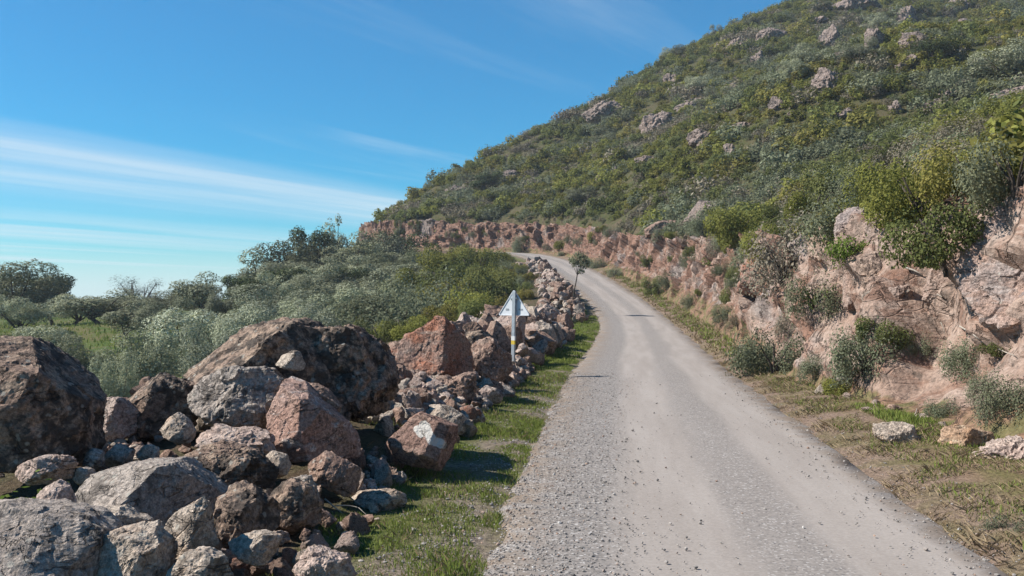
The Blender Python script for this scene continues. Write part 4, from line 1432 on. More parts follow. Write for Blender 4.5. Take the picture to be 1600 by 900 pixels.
for a in (
        (28, 404, 118, 85, 'bushy', 'silvery olive tree rising highest at the left picture edge', 'olive trees in the valley'),
        (84, 426, 62, 92, 'dark', 'bluish dark tree right of the highest left edge olive', 'olive trees in the valley'),
        (58, 424, 60, 95, 'dark', 'dark tree crowded between two olives at the far left', 'olive trees in the valley'),
        (22, 458, 95, 66, 'bushy', 'spreading olive in front of the left edge trees', 'olive trees in the valley'),
        (153, 449, 105, 75, 'olive', 'olive with a dark visible trunk and shadow on the green meadow', 'olive trees in the valley'),
        (120, 458, 60, 82, 'olive', 'low olive left of the one with a visible trunk', 'olive trees in the valley'),
        (222, 428, 66, 95, 'bare', 'thin grey almost leafless tree on the valley skyline', 'olive trees in the valley'),
        (312, 421, 78, 80, 'olive', 'round crowned olive standing clear on the skyline', 'olive trees in the valley'),
        (268, 452, 70, 84, 'bushy', 'low olive below the round crowned skyline olive', 'olive trees in the valley'),
        (375, 428, 52, 76, 'dark', 'small dark tree right of the round crowned olive', 'olive trees in the valley'),
        (418, 396, 82, 86, 'olive', 'grey green tree at the left foot of the dense wood', 'trees of the dense wood'),
        (398, 418, 60, 82, 'bushy', 'leaning tree on the left fringe of the wood', 'trees of the dense wood'),
        (456, 374, 74, 90, 'olive', 'tall grey green tree left of the dark crown on the skyline', 'trees of the dense wood'),
        (492, 362, 56, 94, 'dark', 'dark crowned tree on the wood skyline', 'trees of the dense wood'),
        (525, 346, 26, 97, 'slim', 'slender tree standing above the whole wood', 'trees of the dense wood'),
        (556, 368, 76, 92, 'olive', 'grey tree right of the slender tall one', 'trees of the dense wood'),
        (590, 372, 60, 100, 'olive', 'pale tree against the sky beside the hill nose', 'trees of the dense wood'),
        (618, 366, 74, 104, 'dark', 'darkest tree below the pink cut of the hill nose', 'trees of the dense wood'),
        (640, 395, 50, 98, 'dark', 'small dark tree right of the darkest one', 'trees of the dense wood'),
        (500, 398, 84, 80, 'olive', 'broad grey olive in the middle of the wood', 'trees of the dense wood'),
        (552, 402, 88, 76, 'bushy', 'rounded olive low in the wood centre', 'trees of the dense wood'),
        (600, 404, 70, 80, 'bushy', 'olive in front of the darkest tree', 'trees of the dense wood'),
        (450, 424, 90, 72, 'dark', 'shaded tree low on the left of the wood', 'trees of the dense wood'),
        (640, 425, 70, 72, 'bushy', 'olive at the right end of the wood beside green scrub', 'trees of the dense wood'),
        (500, 440, 90, 60, 'bushy', 'grey bush in front of the wood centre', 'olive bushes on the slope'),
        (432, 449, 110, 46, 'silver', 'silvery bush below the left of the wood', 'olive bushes on the slope'),
        (520, 456, 100, 42, 'silver', 'silvery bush above the great dark boulder', 'olive bushes on the slope'),
        (585, 466, 80, 40, 'bushy', 'grey bush above the ribbed boulder', 'olive bushes on the slope'),
        (370, 468, 120, 40, 'silver', 'pale silver bush left of the great dark boulder top', 'olive bushes on the slope'),
        (300, 476, 120, 32, 'silver', 'pale bush in mid slope left of the boulders', 'olive bushes on the slope'),
        (225, 506, 150, 23, 'silver', 'nearest silver bush behind the heap', 'olive bushes on the slope'),
        (180, 540, 80, 19, 'silver', 'small silver bush just behind the huge dark boulder', 'olive bushes on the slope'),
        (330, 500, 110, 27, 'silver', 'silver bush right of the nearest one', 'olive bushes on the slope'),
        (120, 520, 110, 36, 'bushy', 'olive bush above the huge dark boulder', 'olive bushes on the slope'),
        (75, 505, 90, 48, 'bushy', 'olive bush left of the meadow', 'olive bushes on the slope'),
        (205, 466, 95, 60, 'olive', 'olive right of the meadow with the visible trunk', 'olive trees in the valley'),
        (255, 462, 90, 56, 'bushy', 'olive bush between meadow and silver bushes', 'olive trees in the valley'),
        (420, 488, 90, 30, 'silver', 'low silver bush just above the great dark boulder left slope', 'olive bushes on the slope'),
        (480, 480, 90, 32, 'silver', 'low silver bush just above the great dark boulder top', 'olive bushes on the slope'),
        (350, 445, 60, 66, 'bushy', 'olive bush below the small dark tree', 'olive trees in the valley')):
    tree(*a)

for q in range(26):
    px_ = float(RNG.uniform(395, 650))
    Y_ = float(RNG.uniform(50, 96))
    t_ = (Y_ - 50) / 46
    top_ = float(np.interp(px_, [395, 460, 530, 600, 650], [424, 385, 378, 380, 395])) * t_ + (1 - t_) * float(RNG.uniform(428, 452)) + float(RNG.uniform(0, 14))
    tree(px_, top_, float(RNG.uniform(50, 90)), Y_, random.choice(['olive', 'bushy', 'bushy', 'olive', 'dark']), 'grey green tree filling the dense wood between valley and hill nose', 'trees filling the dense wood')
for q in range(6):
    px_ = float(RNG.uniform(0, 400))
    Y_ = float(RNG.uniform(44, 110))
    top_ = float(np.interp(Y_, [44, 110], [498, 448])) + float(RNG.uniform(-8, 8))
    if 90 < px_ < 215 and Y_ < 78:
        continue
    tree(px_, top_, float(RNG.uniform(50, 80)), Y_, random.choice(['olive', 'bushy', 'bushy']), 'low rounded olive among the trees of the valley floor', 'low olives of the valley floor')

# --- scrub kinds
KINDS = {}
for nm, mat, kw in (('maquis', 'maquis', dict(n=640, leaf=0.16)), ('maquis_dark', 'maquis_dark', dict(n=640, leaf=0.16, tall=1.1)),
                    ('maquis_grey', 'maquis_grey', dict(n=620, leaf=0.15, spiky=0.3)), ('maquis_brown', 'maquis_brown', dict(n=460, leaf=0.16, spiky=0.5))):
    KINDS[nm] = [shrub_mesh('scrub', M[mat], 70 + 10 * len(KINDS) + q, **kw) for q in range(2)]
FINE = {}
for nm, mat, kw in (('green', 'maquis', dict(n=6500, leaf=0.056)), ('dark', 'maquis_dark', dict(n=6800, leaf=0.056, tall=1.1)),
                    ('grey', 'maquis_grey', dict(n=6000, leaf=0.055, spiky=0.5)), ('bright', 'bright', dict(n=1500, leaf=0.10, spiky=0.3)),
                    ('dry', 'maquis_brown', dict(n=3600, leaf=0.06, spiky=0.6))):
    FINE[nm] = [shrub_mesh('foliage', M[mat], 170 + 10 * len(FINE) + q, **kw) for q in range(2)]
stv, stf = joined([tube([(0, 0, -0.1), (0.1 * math.cos(a), 0.1 * math.sin(a), 0.25), (0.42 * math.cos(a), 0.42 * math.sin(a), 0.62)], [0.035, 0.026, 0.012], 5) for a in np.arange(6) * 1.05])
STEMS = mesh_mixed('stems', stv, stf, M['bark'])


def bush(px, py_base, top, wpx, kind, label, group=None, Y=None, cliff=True, name='bush', sink=0.1):
    if Y is None:
        h = hit(px, py_base, cliff)
        x, y, z = h
        y += 0.12
    else:
        x, y = (px - 800) / FPX * Y, Y
        z = drop(x, y, cliff)
    H = max(0.15, EYE + (HOR - top) / FPX * y - z + sink)
    W = max(0.5 * wpx / FPX * y, H / 1.3)
    rt = empty(name, (x, y, z - sink), float(RNG.uniform(0, 6.28)))
    rt.scale = (W, W, H / 0.95)
    tag(rt, label, 'bush', group)
    link('foliage', FINE[kind][int(RNG.integers(0, 2))], rt)
    link('stems', STEMS, rt)
    return rt


CUTB = 'bushes growing on the road cut'
for a in (
        (1212, 584, 508, 96, 'grey', 'grey green bush beside the road at the foot of the cut', CUTB),
        (1190, 572, 530, 54, 'grey', 'low grey bush on the road side of the bigger grey green bush', CUTB),
        (1355, 580, 505, 84, 'grey', 'dark bush on the cut foot right of the pink rocks', CUTB),
        (1382, 535, 485, 52, 'dark', 'upper dark green bush joined to the bush on the cut foot', CUTB),
        (1275, 585, 553, 46, 'grey', 'small grey bush between the two bigger bushes at the cut foot', CUTB),
        (1275, 480, 420, 84, 'grey', 'grey green bush on a ledge below the orange tan block', CUTB),
        (1284, 470, 436, 30, 'bright', 'bright green plant on the ledge below the orange tan block', CUTB),
        (1336, 400, 358, 36, 'bright', 'bright green plant beside the upright pale pillar', CUTB),
        (1438, 552, 522, 30, 'grey', 'little green plant on the sloping pale rock', CUTB),
        (1020, 460, 432, 34, 'dark', 'dark round bush at the bend side foot of the cut', CUTB),
        (1046, 448, 424, 34, 'grey', 'grey bush above the dark round bush', CUTB),
        (1142, 470, 444, 26, 'dark', 'small round bush in the red soil of the cut', CUTB),
        (1128, 428, 410, 32, 'grey', 'bush under the long pale slab', CUTB),
        (1132, 500, 474, 50, 'grey', 'grey tussock on the bank below the small round bush', CUTB),
        (1080, 478, 458, 40, 'grey', 'low grey green tussock on the road bank', CUTB),
        (1150, 440, 418, 24, 'dark', 'green tuft left of the red leaning block', CUTB),
        (1225, 440, 340, 120, 'dry', 'big dry grey bush hanging over the cut top', CUTB),
        (1195, 410, 350, 90, 'green', 'green bush on the cut top left of the dry grey bush', CUTB),
        (960, 432, 415, 30, 'grey', 'small grey bush at the far verge opposite the sapling', CUTB),
        (930, 418, 400, 34, 'grey', 'grey bush at the far bend of the verge', CUTB),
        (880, 388, 372, 40, 'green', 'green bush on the far bank of the bend', CUTB),
        (820, 392, 366, 44, 'grey', 'grey bush below the distant red cut', CUTB),
        (1590, 832, 800, 46, 'grey', 'pale grey tussock at the right picture edge in the verge', CUTB),
        (1560, 640, 596, 70, 'dry', 'dry brown plant on the soil slope at the right edge', CUTB),
        (1480, 650, 622, 60, 'grey', 'sprawling grey plant on the soil slope', CUTB),
        (1545, 612, 580, 60, 'grey', 'second sprawling grey plant higher on the soil slope', CUTB)):
    bush(*a)
for a in (
        (1484, 408, 300, 150, 'dark', 'large dark green bush overhanging the cut beside the lilac grey slab', CUTB),
        (1445, 340, 240, 130, 'green', 'yellow green bush left of and above the overhanging dark bush', CUTB),
        (1530, 308, 205, 150, 'green', 'large leafy bush behind the overhanging dark bush', CUTB),
        (1595, 296, 200, 110, 'grey', 'grey green bush above the lilac grey slab', CUTB),
        (1395, 322, 225, 110, 'green', 'rounded yellow green bush above the upright pale pillar', CUTB),
        (1340, 322, 262, 90, 'grey', 'spreading grey bush above the leaning grey slab', CUTB),
        (1270, 350, 280, 110, 'green', 'green bush above the orange tan block', CUTB),
        (1318, 332, 290, 60, 'dry', 'leafless grey bush on top of the leaning grey slab', CUTB),
        (1150, 385, 312, 110, 'green', 'broad green bush right of the purple pink slab', CUTB),
        (1100, 368, 330, 60, 'grey', 'grey green bush in front of the purple pink slab', CUTB)):
    bush(*a)
for q in range(84):
    px_ = float(620 + 970 * RNG.uniform(0, 1) ** 4.0)
    lo_ = float(np.interp(px_, [640, 800, 1000, 1140, 1250, 1420, 1600], [385, 390, 420, 500, 600, 640, 700]))
    hi_r = float(np.interp(px_, [640, 800, 1000, 1140, 1250, 1420, 1600], [345, 358, 372, 385, 370, 420, 560]))
    py_ = lo_ + (hi_r - lo_) * float(RNG.uniform(0, 1)) ** 1.2
    hh_ = hit(px_, py_)
    if hh_ is None or hh_.y > 140:
        continue
    sz_ = float(RNG.uniform(0.22, 0.7)) / hh_.y * FPX * (1.5 if hh_.y > 60 else 1.0)
    bush(px_, py_, py_ - sz_ * 0.75, sz_ * 1.2, random.choice(['grey', 'grey', 'dry', 'green', 'dark']), 'small scrub tuft rooted in cracks and ledges of the road cut', 'small tufts on the road cut', name='tuft')

for q in range(38):
    Y_ = float(17 + 95 * RNG.uniform(0, 1) ** 1.3)
    c, r = line_at(Y_)
    d_ = c[3] / 2 + float(verge_width(Y_)) + float(RNG.uniform(1.15, 1.9))
    x_, y_ = c[0] + r[0] * d_, c[1] + r[1] * d_
    s_ = float(RNG.uniform(0.45, 0.95)) / y_ * FPX
    px_ = 800 + FPX * x_ / y_
    py_ = HOR - FPX * (drop(x_, y_) - EYE) / y_
    bush(px_, py_, py_ - s_ * 0.9, s_ * 2.2, random.choice(['grey', 'dry', 'green', 'green', 'grey']), 'scrub bush spilling over the lip of the road cut', 'bushes along the lip of the cut', Y=y_, sink=0.3)

# scrub on the embankment left of the road
LB = 'scrub bushes left of the road'
for a in (
        (690, 440, 384, 120, 'green', 'rounded green scrub mound hiding the far bend', LB, 74), (745, 440, 380, 90, 'dark', 'dark rounded bush at the end of the mound beside the far heap', LB, 72),
        (650, 450, 402, 90, 'green', 'left shoulder bush of the green scrub mound', LB, 68), (715, 470, 408, 110, 'green', 'second row bush below the scrub mound top', LB, 58),
        (765, 470, 420, 60, 'dark', 'dark bush touching the far stone heap', LB, 56), (670, 480, 432, 110, 'grey', 'grey green bush in the middle of the scrub bank', LB, 50),
        (625, 500, 448, 100, 'grey', 'grey bush right of the silvery bushes', LB, 44), (735, 500, 440, 110, 'green', 'bright topped bush behind the sign', LB, 42),
        (690, 520, 462, 110, 'green', 'green bush behind the tall rust red boulder', LB, 36), (640, 540, 474, 110, 'green', 'green bush left of the tall rust red boulder', LB, 31),
        (740, 530, 470, 90, 'dark', 'dark green bush between rust red boulder and sign', LB, 30), (600, 560, 490, 90, 'dark', 'low dark bush behind the ribbed boulder', LB, 26),
        (655, 560, 500, 100, 'green', 'low leafy bush close behind the rust red boulder', LB, 24), (715, 555, 500, 80, 'green', 'low leafy bush right behind the rust red boulder', LB, 25),
        (590, 520, 468, 80, 'grey', 'grey bush above the low dark bush', LB, 36), (610, 470, 430, 70, 'grey', 'grey bush under the wood right end', LB, 60),
        (560, 520, 478, 70, 'grey', 'grey bush above the ribbed boulder shoulder', LB, 33), (705, 430, 396, 80, 'dark', 'darker bush in the scrub mound centre', LB, 66),
        (772, 420, 386, 60, 'green', 'rounded bush where the mound meets the road bend', LB, 80), (790, 410, 396, 40, 'dark', 'dark bush on the lip of the far road bend', LB, 88),
        (740, 400, 376, 90, 'green', 'topmost bush of the scrub mound', LB, 84), (695, 400, 372, 90, 'dark', 'dark topmost bush left of the mound summit', LB, 86),
        (760, 450, 408, 70, 'green', 'bush under the rounded bush where mound meets road', LB, 64), (770, 480, 452, 50, 'green', 'bush between the far heap and the sign plate', LB, 50),
        (782, 458, 418, 56, 'green', 'bush squeezed between scrub mound and far heap', LB, 62), (790, 440, 406, 46, 'grey', 'grey bush on the bank just left of the far heap top', LB, 70),
        (775, 470, 436, 60, 'dark', 'dark bush low between scrub mound and far heap', LB, 56), (655, 420, 388, 80, 'grey', 'grey bush left of the mound summit below the pink cut', LB, 84)):
    bush(a[0], a[1], a[2], a[3], a[4], a[5], a[6], Y=a[7], cliff=False)
for q in range(30):
    Y_ = float(RNG.uniform(54, 92))
    c, r = line_at(Y_)
    d_ = -(c[3] / 2 + float(RNG.uniform(3.3, 4.6)))
    x_, y_ = c[0] + r[0] * d_, c[1] + r[1] * d_
    s_ = float(RNG.uniform(0.5, 0.95)) / y_ * FPX
    px_ = 800 + FPX * x_ / y_
    py_ = HOR - FPX * (drop(x_, y_, False) - EYE) / y_
    bush(px_, py_, py_ - s_ * 1.1, s_ * 2.0, random.choice(['green', 'dark', 'green', 'grey']), 'low bush growing along the back of the far stone heap', 'low bushes behind the far heap', Y=y_, cliff=False)
bush(20, 780, 752, 60, 'bright', 'green weeds growing among the stones at the left edge', None, Y=5.9, cliff=False, name='weed')

# ------------------------------------------------------------------ hillside scrub
def ridge_Y(px):
    return np.interp(px, [q[0] for q in RIDGE], [q[2] for q in RIDGE])


hx, hy = [], []
cell = 0.86
for yy in np.arange(6, 262, cell):
    lo_x, hi_x = -0.16 * yy - 6, 0.62 * yy + 6
    n = int((hi_x - lo_x) / cell)
    if yy > 60:
        n = int(n * max(0.42, 1 - (yy - 60) / 220))
    xx = RNG.uniform(lo_x, hi_x, n)
    hx.append(xx)
    hy.append(yy + RNG.uniform(-0.6, 0.6, n))
hx, hy = np.concatenate(hx), np.concatenate(hy)
hd, hi_ = road_coords(hx, hy)
he = hd - LINE[hi_, 3] / 2
ppx = 800 + FPX * hx / hy
bare = fbm(np.stack([hx, hy, 0 * hx], 1) * 0.21 + 61, 3)
ok = (bare > -0.62) & (hd > 0) & (he > verge_width(LINE[hi_, 1]) + np.where(hy > 45, 1.3, 1.9) + RNG.uniform(-0.5, 0.5, len(hx))) & (hy < ridge_Y(ppx) + 9) & (hx > -30)
hx, hy, he, ppx = hx[ok], hy[ok], he[ok], ppx[ok]
hz = ground(hx, hy)
patch = fbm(np.stack([hx, hy, 0 * hx], 1) * 0.05, 3)
patch2 = fbm(np.stack([hx, hy, 0 * hx], 1) * 0.045 + 31, 3)
kind = np.where(patch > 0.0, 0, np.where(patch2 > 0.05, 2, np.where(patch2 < -0.28, 3, 1)))
mixr = RNG.uniform(size=len(hx))
kind = np.where(mixr < 0.34, RNG.integers(0, 4, len(hx)), kind)
size = np.clip(RNG.lognormal(math.log(0.70), 0.42, len(hx)), 0.28, 1.9) * np.where(hy > 60, 1 + (hy - 60) / 330, 1.0)
size = np.where(he < 4.5, size * 0.8, size)
appar = size / hy
vis = (ppx > -20) & (ppx < 1640)
order = np.argsort(-np.where(vis, appar, 0))
single = np.zeros(len(hx), bool)
single[order[:290]] = True
knames = ['maquis', 'maquis_dark', 'maquis_grey', 'maquis_brown']
klabel = ['yellow green leafy scrub bush on the slope above the road cut', 'dark green scrub bush on the slope above the road cut',
          'grey green scrub bush on the slope above the road cut', 'dry brownish scrub bush on the slope above the road cut']
kfine = ['green', 'dark', 'grey', 'dry']
protos_obj = {}
for j in np.nonzero(single)[0]:
    k = int(kind[j])
    var = int(RNG.integers(0, 2))
    me = FINE[kfine[k]][var] if hy[j] < 45 else KINDS[knames[k]][var]
    o = link('scrub_bush', me, loc=(hx[j], hy[j], hz[j] - 0.12))
    o.rotation_euler = (0, 0, float(RNG.uniform(0, 6.28)))
    s = float(size[j])
    o.scale = (s, s, s * float(RNG.uniform(0.75, 1.15)))
    tag(o, klabel[k], 'bush', klabel[k].split(' on ')[0].replace('bush', 'bushes') + ' above the cut')
    if hy[j] >= 45:
        protos_obj[(k, var)] = o
for k in range(4):
    for var in range(2):
        if (k, var) not in protos_obj:
            j = int(np.nonzero(single)[0][k * 2 + var])
            o = link('scrub_bush', KINDS[knames[k]][var], loc=(hx[j] + 0.7, hy[j] + 0.9, hz[j] - 0.1))
            tag(o, klabel[k], 'bush', klabel[k].split(' on ')[0].replace('bush', 'bushes') + ' above the cut')
            protos_obj[(k, var)] = o


def scatter_stuff(name, pts_, scl, rot, kindv, sources, label, cat):
    """one object whose points carry copies of the shrubs that already stand in the scene"""
    me = bpy.data.meshes.new(name)
    me.vertices.add(len(pts_))
    me.vertices.foreach_set('co', np.ascontiguousarray(pts_, dtype=np.float32).ravel())
    float_attr(me, 'siz', scl)
    float_attr(me, 'spin', rot)
    a = me.attributes.new('which', 'INT', 'POINT')
    a.data.foreach_set('value', np.ascontiguousarray(kindv, dtype=np.int32))
    o = link(name, me)
    tag(o, label, cat, kind='stuff')
    ng = bpy.data.node_groups.new(name + '_nodes', 'GeometryNodeTree')
    ng.interface.new_socket('Geometry', in_out='INPUT', socket_type='NodeSocketGeometry')
    ng.interface.new_socket('Geometry', in_out='OUTPUT', socket_type='NodeSocketGeometry')
    N, L = ng.nodes, ng.links
    gi, go = N.new('NodeGroupInput'), N.new('NodeGroupOutput')
    iop = N.new('GeometryNodeInstanceOnPoints')
    gti = N.new('GeometryNodeGeometryToInstance')
    for s in reversed(sources):
        oi = N.new('GeometryNodeObjectInfo')
        oi.transform_space = 'ORIGINAL'
        oi.inputs['Object'].default_value = s
        oi.inputs['As Instance'].default_value = False
        L.new(oi.outputs['Geometry'], gti.inputs[0])
    L.new(gi.outputs[0], iop.inputs['Points'])
    L.new(gti.outputs[0], iop.inputs['Instance'])
    iop.inputs['Pick Instance'].default_value = True

    def attr(nm, ty):
        x = N.new('GeometryNodeInputNamedAttribute')
        x.data_type = ty
        x.inputs[0].default_value = nm
        return [q for q in x.outputs if q.enabled][0]
    L.new(attr('which', 'INT'), iop.inputs['Instance Index'])
    cb = N.new('ShaderNodeCombineXYZ')
    L.new(attr('spin', 'FLOAT'), cb.inputs[2])
    L.new(cb.outputs[0], iop.inputs['Rotation'])
    L.new(attr('siz', 'FLOAT'), iop.inputs['Scale'])
    L.new(iop.outputs[0], go.inputs[0])
    md = o.modifiers.new('scatter', 'NODES')
    md.node_group = ng
    return o


rest = ~single
src = [protos_obj[(k, v)] for k in range(4) for v in range(2)]
which = kind[rest] * 2 + RNG.integers(0, 2, rest.sum())
scatter_stuff('hillside_scrub', np.stack([hx[rest], hy[rest], hz[rest] - 0.15], 1), size[rest], RNG.uniform(0, 6.28, rest.sum()), which, src,
              'dense low mixed scrub covering the hillside', 'scrub')
print('shrubs', len(hx), 'stuff', rest.sum())

# grey green wild olives that stand out of the hillside scrub
for q in range(34):
    px, py = float(RNG.uniform(960, 1570)), float(RNG.uniform(10, 250))
    h = hit(px, py, False)
    if h is None or h.y < 60:
        continue
    rg = np.random.default_rng(3000 + q)
    wpx, hpx = rg.uniform(14, 34), rg.uniform(10, 30)
    an = np.linspace(0, 2 * math.pi, 9, endpoint=False) + rg.uniform(-0.25, 0.25, 9)
    ol = [(px + math.cos(a) * wpx * 0.6 * rg.uniform(0.65, 1.15), py - math.sin(a) * hpx * 0.6 * rg.uniform(0.65, 1.15)) for a in an]
    traced_rock('rock_outcrop', 'small weathered rock poking through the upper hillside scrub', 'rock outcrop', ol, h.y - 0.5, 'outcrop', [((-0.6, -0.6, 0.4), 0.7)], depth=0.6 * wpx * h.y / FPX, level=4, rough=0.2, nrand=9, group='small rocks in the hillside scrub')
for lab, px, top, base, wpx in (
        ('grey green wild olive in the upper hillside', 1262, 72, 112, 52), ('wild olive below the upper grey green one', 1242, 94, 126, 42),
        ('rounded wild olive beside the tall narrow outcrop', 1345, 64, 100, 50), ('wild olive near the hilltop left of the square outcrop', 1375, 24, 52, 40),
        ('wild olive right of the square dark outcrop', 1462, 60, 92, 44), ('big pale bush at the right edge of the hillside', 1575, 70, 130, 90),
        ('wild olive on the mid left slope', 1130, 138, 166, 60), ('wild olive on the lower left slope', 1090, 118, 148, 40),
        ('skyline tree left of the upper slope rocks', 1120, 40, 62, 22), ('skyline tree on the left shoulder of the hill', 1045, 74, 96, 24), ('second skyline tree beside the shoulder tree', 1062, 72, 92, 20),
        ('skyline tree at the upper slope', 1175, 28, 48, 24), ('bushy skyline tree near the summit', 1285, 0, 20, 26),
        ('dark shrub tree above the far cut', 760, 272, 300, 40), ('round wild olive over the far cut', 905, 292, 322, 46)):
    h = hit(px, base, False)
    if h is None:
        h = hit(px, base + 15, False)
    if h is None:
        continue
    tree(px, top, wpx, h.y, 'bushy' if 'dark' not in lab else 'dark', lab, 'wild olives on the hill', 'wild_olive_tree', 1.0, h.z - 0.2)

# ------------------------------------------------------------------ road sign seen from behind
def box(c, s, bev=0.0):
    bm = bmesh.new()
    bmesh.ops.create_cube(bm, size=1.0)
    bmesh.ops.scale(bm, vec=s, verts=bm.verts)
    bmesh.ops.translate(bm, vec=c, verts=bm.verts)
    if bev:
        bmesh.ops.bevel(bm, geom=bm.edges[:], offset=bev, segments=2, affect='EDGES')
    return bm


def bm_obj(name, bm, mat, parent=None):
    me = bpy.data.meshes.new(name)
    bm.to_mesh(me)
    bm.free()
    me.materials.append(mat)
    return link(name, me, parent)


SY = 20.6
sx = (801.5 - 800) / FPX * SY
sz = drop(sx, SY, False)
sign = empty('road_sign', (sx, SY, sz), R(-34))
tag(sign, 'back of a white triangular road sign on a grey post beside the rocks', 'road sign')
top_z = EYE + (HOR - 452) / FPX * SY - sz
bot_z = EYE + (HOR - 493) / FPX * SY - sz
post_top = top_z - 0.04
bm = box((0, 0, (post_top - 0.4) / 2), (0.085, 0.05, post_top + 0.4), 0.006)
post = bm_obj('post', bm, M['galv'], sign)
post.rotation_euler = (0, R(1.2), 0)
for zc, hh, mt, nm in (((EYE + (HOR - 528.5) / FPX * SY - sz), 0.09, 'white_paint', 'paint_band'), ((EYE + (HOR - 535) / FPX * SY - sz), 0.085, 'yellow_paint', 'paint_band')):
    b_ = bm_obj(nm, box((0, 0, zc), (0.089, 0.054, hh)), M[mt], post)
    b_['label'] = 'white trail mark band' if mt == 'white_paint' else 'yellow trail mark band'
# plate: rounded triangle with folded rim, 3 cm deep
half = 0.5 * 60 / FPX * SY
hgt = top_z - bot_z
corn = [(-half, 0), (half, 0), (0, hgt)]


def round_tri(inset, rad, n=6):
    c = np.array(corn, float)
    cen = c.mean(0)
    c = cen + (c - cen) * (1 - inset)
    out = []
    for k in range(3):
        p, a, b = c[k], c[k - 1], c[(k + 1) % 3]
        u, w = (a - p) / np.linalg.norm(a - p), (b - p) / np.linalg.norm(b - p)
        for t in np.linspace(0, 1, n):
            out.append(p + u * rad * 1.6 * (1 - t) ** 2 + w * rad * 1.6 * t ** 2)
    return out


bm = bmesh.new()
yb, yf = 0.03, 0.055
o_ = round_tri(0, 0.035)
i_ = round_tri(0.07, 0.03)
fr = [bm.verts.new((x, yf, bot_z + z)) for x, z in o_]
bk = [bm.verts.new((x, yb, bot_z + z)) for x, z in o_]
rim = [bm.verts.new((x, yb, bot_z + z)) for x, z in i_]
inn = [bm.verts.new((x, yb + 0.012, bot_z + z)) for x, z in i_]
n = len(o_)
bm.faces.new(fr[::-1])
bm.faces.new(inn)
for k in range(n):
    j = (k + 1) % n
    bm.faces.new((fr[k], fr[j], bk[j], bk[k]))
    bm.faces.new((bk[k], bk[j], rim[j], rim[k]))
    bm.faces.new((rim[k], rim[j], inn[j], inn[k]))
bmesh.ops.recalc_face_normals(bm, faces=bm.faces)
plate = bm_obj('sign_plate', bm, M['plate'], sign)
st_ = bm_obj('sticker', box((-half * 0.42, yb + 0.0085, bot_z + hgt * 0.23), (0.08, 0.003, 0.04)), M['label_ink'], plate)
st2 = bm_obj('sticker', box((half * 0.42, yb + 0.0085, bot_z + hgt * 0.23), (0.10, 0.003, 0.03)), M['label_ink'], plate)
for zc in (0.66,):
    bm_obj('bracket', box((0.0, 0.0125, bot_z + hgt * zc), (0.20, 0.06, 0.03), 0.004), M['galv'], sign)

# ------------------------------------------------------------------ sapling
h = hit(893, 489, False)
TY = h.y
ts = TY / FPX
sap = empty('sapling', (h.x, h.y, h.z))
tag(sap, 'slender young tree with a small leafy crown on the left verge', 'sapling')


def sp(px, py, dy=0.0):
    return np.array([(px - 893) * ts, dy, (489 - py) * ts])


tv, tf = joined([tube([sp(893, 493), sp(894, 475), sp(897, 455), sp(901, 436), sp(903, 420), sp(905, 402)], [0.05, 0.042, 0.036, 0.03, 0.022, 0.008], 7)] +
                [tube([sp(902, 430), (sp(902, 430) + e) / 2 + [0, 0, 0.05], e], [0.016, 0.011, 0.004], 5) for e in
                 (sp(893, 412, 0.1), sp(917, 410, -0.1), sp(911, 424, 0.3), sp(897, 400, -0.2), sp(907, 396, 0.2), sp(914, 400, 0.0))])
link('trunk', mesh_mixed('trunk', tv, tf, M['bark']), sap)
rg = np.random.default_rng(5)
bl = [(sp(899, 410), 0.36), (sp(909, 402), 0.34), (sp(912, 414), 0.36), (sp(902, 399), 0.3), (sp(894, 406), 0.26), (sp(908, 424), 0.22), (sp(917, 408), 0.22)]
C, D = blob_cloud(bl, 1100, rg, 0.1)
v, f = leaves(C, D + [0, 0, 0.4], 0.13, 0.05, rg, 1.0)
link('crown', mesh_from('crown', v, f, M['olive'], False), sap)

# ------------------------------------------------------------------ bleached branches and twigs
def branch(label, pts_px, r, off=-0.06):
    P3 = []
    for px, py in pts_px:
        h = hit(px, py)
        d = Vector(((px - 800) / FPX, 1.0, (HOR - py) / FPX)).normalized()
        P3.append(np.array(h + d * off) + np.array([0, 0, 0.02]))
    rad = np.linspace(r, r * 0.35, len(P3))
    v, f = tube(P3, rad, 6)
    o = link('dead_branch', mesh_mixed('dead_branch', v, f, M['twig']))
    tag(o, label, 'branch', 'bleached dead branches')


branch('bleached root running down the pale rock under the lilac slab', [(1500, 512), (1510, 518), (1522, 526), (1533, 535)], 0.016)
branch('dry white branch lying across the soil slope at the right', [(1560, 548), (1572, 553), (1585, 558)], 0.014)
branch('short pale branch leaning on the pinkish wedge of rock', [(1448, 452), (1458, 458), (1472, 466)], 0.02)
branch('forked pale root above the small green plant', [(1470, 505), (1474, 515), (1477, 524)], 0.012)
branch('bleached twig in the verge grass behind the flat slab', [(1426, 655), (1431, 648), (1433, 640)], 0.014)
branch('pale root hanging by the overhanging dark green bush', [(1415, 420), (1428, 424), (1442, 432)], 0.02)
branch('dry pale twig lying over the flat tan stone in the grass', [(540, 776), (552, 785), (563, 792)], 0.007, -0.12)
branch('dry twig at the heap foot beside the square brown stone', [(508, 784), (522, 796), (535, 806)], 0.007, -0.12)
branch('straw coloured stalk lying from heap to grass', [(525, 794), (545, 794), (560, 797), (572, 808)], 0.006, -0.1)


